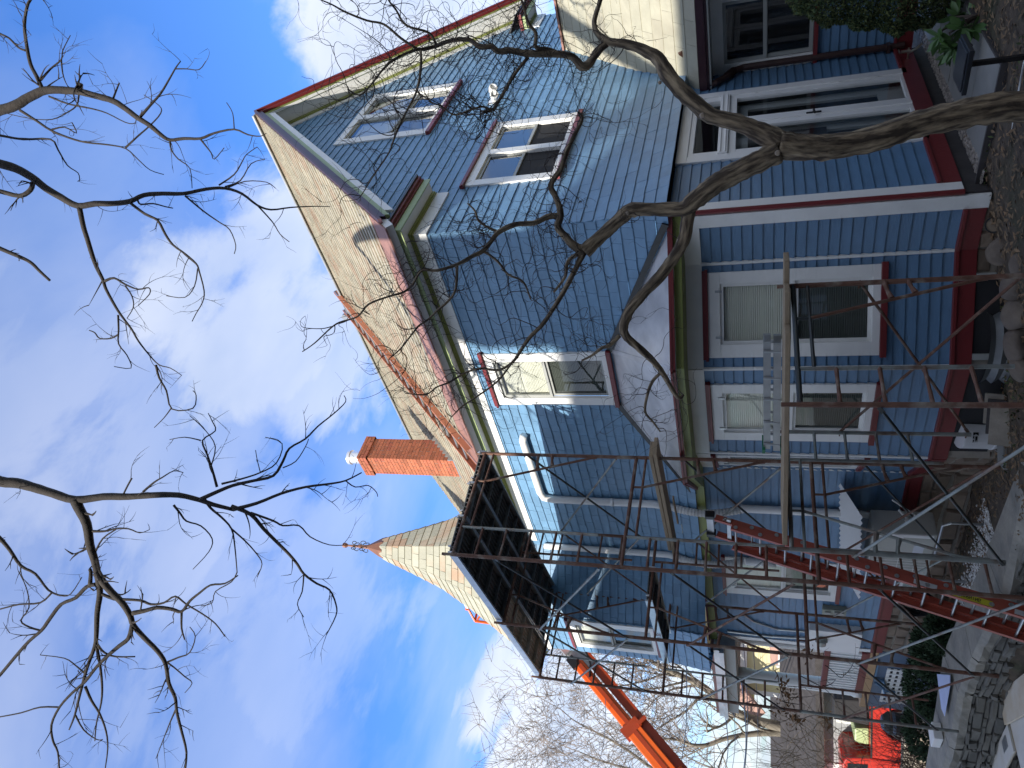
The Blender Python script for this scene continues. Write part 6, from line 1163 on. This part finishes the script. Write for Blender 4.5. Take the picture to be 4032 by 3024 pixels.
redp = mat('glossy_red_car_paint', (.42, .028, .018), .25, .05, 2); S = 1.0
bedp = [(-1.15, -.25), (-1.15, .62), (1.02, .62), (1.02, -.3), (.46, -.3), (.40, .12), (.22, .33), (0, .40), (-.22, .33), (-.40, .12), (-.46, -.25)]
q = MB(); q.prism(bedp, 0, 1.8, lambda x, z, h: FP.p(x, z, -h)); q.build('bed', redp, pk, bevel=.03)
cabp = [(1.04, -.32), (1.04, .64), (1.12, 1.22), (1.3, 1.32), (2.5, 1.30), (3.1, .66), (4.0, .55), (4.15, -.3), (3.75, -.3), (3.7, .1), (3.4, .35), (3.05, .1), (3.0, -.32)]
q = MB(); q.prism(cabp, 0, 1.8, lambda x, z, h: FP.p(x, z, -h)); q.build('cab', redp, pk, bevel=.04)
dkg = mat('dark_car_glass', (.012, .015, .02), .06)
for x0, x1, x2, x3 in ((1.22, 1.78, 1.78, 1.27), (1.90, 2.75, 2.42, 1.90)): q = MB(); q.face([FP.p(x0, .70, .012), FP.p(x1, .70, .012), FP.p(x2, 1.20, .012), FP.p(x3, 1.20, .012)]); q.build('side_window', dkg, pk)
for x in (0, 3.4):
    q = MB(); c = FP.p(x, -.12, -.05); q.lathe([(.26, -.12), (.40, -.10), (.40, .08), (.25, .10)], c, 24, FP.n); wh = q.build('wheel', M['black'], pk); q = MB(); q.lathe([(.25, .06), (.22, .09), (.08, .07), (0, .10)], c, 12, FP.n); q.build('rim', M['alu'], wh)
q = MB(); FP.box(q, 1.3, 1.32, .45, .5, .02, .03); FP.box(q, -1.2, 1.02, .60, .64, .0, .02); q.build('bed_rail', M['black'], pk)
for (x0, x1, z0, z1, mm, lb, nm, ct_) in ((-.9, -.45, .6, 1.15, M['white2'], 'white machine in the truck bed nearest the tailgate', 'machine', 'machine'), (-.35, .35, .6, 1.5, M['dark'], 'black upright bin standing in the truck bed', 'bin', 'bin'), (.42, .92, .62, .98, M['green'], 'grey green box in the truck bed behind the cab', 'tool_box', 'box')):
    q = MB(); q.prism([(x0, z0), (x1, z0), (x1-.04, z1), (x0+.05, z1)], .4, 1.3, lambda x, z, h: FP.p(x, z, -h)); tag(q.build(nm, mm, bevel=.04), lb, ct_)
cr = thing('parked_car', 'dark parked car seen past the porch column', 'car'); cp_ = at(3300, 2740, 24); FC_ = Fr(cp_, a_, FP.n)
q = MB(); q.prism([(-1.6, -.7), (-1.6, .1), (-1.1, .2), (-.6, .75), (.9, .78), (1.7, .25), (2.4, .1), (2.4, -.7)], 0, 1.7, lambda x, z, h: FC_.p(x, z, -h)); q.build('body', mat('dark_blue_grey_paint', (.06, .07, .10), .25), cr, bevel=.06)
for x0, x1, x2, x3 in ((-.85, .05, .05, -.52), (.15, 1.3, .82, .15)): q = MB(); q.face([FC_.p(x0, .22, .012), FC_.p(x1, .22, .012), FC_.p(x2, .68, .012), FC_.p(x3, .68, .012)]); q.build('side_window', dkg, cr)
for x in (-1.0, 1.7):
    q = MB(); c = FC_.p(x, -.72, -.05); q.lathe([(.2, -.1), (.33, -.08), (.33, .07), (.2, .08)], c, 20, FP.n); q.build('wheel', M['black'], cr)
# low sunlit stone wall and lane
q = MB(); F = Fr(at(3560, 2790, 15.5), a_, FP.n); F.box(q, -1, 6, -.75, .0, -.3, 0); lw = thing('low_wall', 'low pale stone wall in sun below the red pickup', 'wall'); q.build('core', M['mortar'], lw); q = MB(); stones(q, F, -1, 6, -.75, .0, (.2, .5), (.1, .18), random.Random(4), .05); q.build('stones', mat('pale_sunlit_stone', (.42, .37, .30), .85, .2, 4, .5, 15, island=.25), lw)
# boom lift
lt = thing('boom_lift', 'orange boom lift raising its basket behind the turret roof', 'boom lift')
p0, p1 = at(2245, 2545, 18.3), at(2790, 3200, 15.5); d_ = (p1-p0).normalized(); F = Fr(p0, d_, Vector((0, 0, 1)).cross(d_).normalized()*(-1), d_.cross(Vector((0, 0, 1)).cross(d_))*-1)
if F.n.dot(CAM-p0) < 0: F.n = -F.n
if F.b.z < 0: F.b = -F.b
L_ = (p1-p0).length
q = MB(); F.box(q, .4, L_, -.02, .26, -.32, .0); q.build('outer_boom', M['orange'], lt, bevel=.02); q = MB(); F.box(q, 2.3, L_, -.08, .30, -.36, .03); q.build('boom_sleeve', M['orange'], lt, bevel=.02)
q = MB(); F.box(q, .35, L_, .06, .16, .005, .045); F.box(q, .3, L_, -.28, -.06, -.30, -.06); q.build('inner_boom', M['dkorange'], lt)
q = MB(); F.box(q, .0, .7, -.2, .2, -.25, -.05); F.box(q, -.35, .1, -.05, .25, -.2, -.0); q.build('knuckle', M['alu'], lt, bevel=.02); q = MB(); F.box(q, .2, .5, .10, .30, -.05, .06); q.tube([F.p(-.1, .1, .05), F.p(.2, -.3, .1), F.p(.7, -.1, .08), F.p(.9, .12, .05)], .025, 6); q.build('hydraulic_hose', M['black'], lt)
q = MB(); F.box(q, 2.25, 2.5, -.12, .36, -.4, .05); F.box(q, 2.4, 2.48, -.3, -.05, .05, .12); q.build('sleeve_collar', M['dkorange'], lt)
b = [at(*p, 17.6) for p in ((1830, 2368), (1845, 2400), (1870, 2445), (1965, 2458), (2000, 2440), (1960, 2330), (1820, 2330))]
q = MB(); k_ = Vector((.75, -.1, 0))
for s_ in (Vector((0, 0, 0)), k_):
    q.tube([b[2]+s_, b[3]+s_], .035, 6); q.tube([b[1]+s_, b[2]+s_], .03, 6); q.tube([b[1]+s_, at(1835, 2400, 17.6)+s_, at(1838, 2378, 17.6)+s_, at(1960, 2400, 17.6)+s_], .028, 6); q.tube([at(1880, 2440, 17.6)+s_, at(1905, 2402, 17.6)+s_], .026, 6); q.tube([at(1925, 2450, 17.6)+s_, at(1950, 2405, 17.6)+s_], .026, 6)
for p_ in (b[2], b[3], at(1838, 2400, 17.6)): q.tube([p_, p_+k_], .028, 6)
q.tube([at(2000, 2455, 17.6), at(2050, 2462, 17.7), at(2180, 2500, 18.1), p0], .09, 8); q.build('basket', M['orange'], lt)
q = MB(); c = at(1830, 2372, 17.6); q.bar(c, at(1842, 2395, 17.6), .06, .06); q.build('control_box', M['black'], lt)
g = p1+d_*4; q = MB(); q.hexa([(g.x-1.2, g.y-1, -4.2), (g.x+1.2, g.y-1, -4.2), (g.x+1.2, g.y+2.5, -4.2), (g.x-1.2, g.y+2.5, -4.2), (g.x-1, g.y-.8, -2.9), (g.x+1, g.y-.8, -2.9), (g.x+1, g.y+2.2, -2.9), (g.x-1, g.y+2.2, -2.9)]); q.tube([p1-d_, g, (g.x, g.y+.6, -2.9)], .2, 8); q.build('base', M['orange'], lt)
# wires
for i, (u0, v0, u1, v1, k) in enumerate(((2702, 2620, 2668, 3060, 1), (2852, 2790, 2846, 3060, 1), (2878, 2700, 2876, 3060, .7), (2914, 2640, 2924, 3060, 1.6), (2920, 2460, 2930, 3060, .9), (2952, 2440, 2975, 3060, .7), (2384, 2750, 2340, 3060, .6))):
    a, b_ = at(u0, v0, 16), at(u1, v1, 24); q = MB(); q.tube([a.lerp(b_, t)-Vector((0, 0, .12*sin(pi*t))) for t in [j/8 for j in range(9)]], .012*k, 5)
    tag(q.build('utility_wire', M['black']), ('first', 'second', 'third', 'fourth and thickest', 'fifth', 'sixth and lowest', 'single highest')[i]+' overhead wire crossing the sky left of the house', 'wire', 'overhead wires')
# ================================================================ tall neighbouring house that shades the lower walls (behind the camera's left)
nb = thing('neighbour_house', 'tall grey neighbouring house across the drive, out of the view', 'house'); q = MB()
X0 = -14.; top = 2.80+14*math.tan(SUN_EL)
q.box(-24, X0, -20, 8.3, -3.6, top-1.2); q.build('wall', mat('neighbour_dark_cladding', (.16, .15, .14), .7, .1, 1), nb)
q = MB(); q.hexa([(-24.5, -20.4, top-1.3), (X0+.5, -20.4, top-1.3), (X0+.5, 8.7, top-1.3), (-24.5, 8.7, top-1.3), (-19.3, -20.4, top+2.0), (-19, -20.4, top+2.0), (-19, 8.7, top+2.0), (-19.3, 8.7, top+2.0)]); q.build('roof', M['fstone'], nb)
q = MB()
for y in range(-18, 7, 3):
    for z in (-2, 1, 4): q.box(X0-.01, X0+.05, y, y+1.1, z, z+1.6)
q.build('window', M['white'], nb)
q = MB(); hb = 3.95+14*math.tan(SUN_EL); q.box(X0-1, X0, -2.72, -1.15, top-2, hb); q.build('chimney', M['mortar'], nb)  # chimney-shaped block added so its shadow covers the eave near the corner

n2_ = thing('added_opposite_house', 'brown house added opposite the gable to darken pane reflections, out of the view', 'house'); q = MB(); q.box(-12, 20, -24, -17, -3.6, 4.2); q.build('wall', mat('added_house_siding', (.17, .14, .115), .8, .15, 1), n2_)  # unseen house added so the gable panes mirror something dark
q = MB(); q.hexa([(-12.4, -24.4, 4.1), (20.4, -24.4, 4.1), (20.4, -16.6, 4.1), (-12.4, -16.6, 4.1), (-12.4, -20.6, 6.4), (20.4, -20.6, 6.4), (20.4, -20.3, 6.4), (-12.4, -20.3, 6.4)]); q.build('roof', M['fstone'], n2_)
q = MB()
for x in range(-10, 19, 4): q.box(x, x+1.1, -17.02, -16.95, -1.5, .3); q.box(x, x+1.1, -17.02, -16.95, 1.6, 3.2)
q.build('window', M['white'], n2_)
build_world()
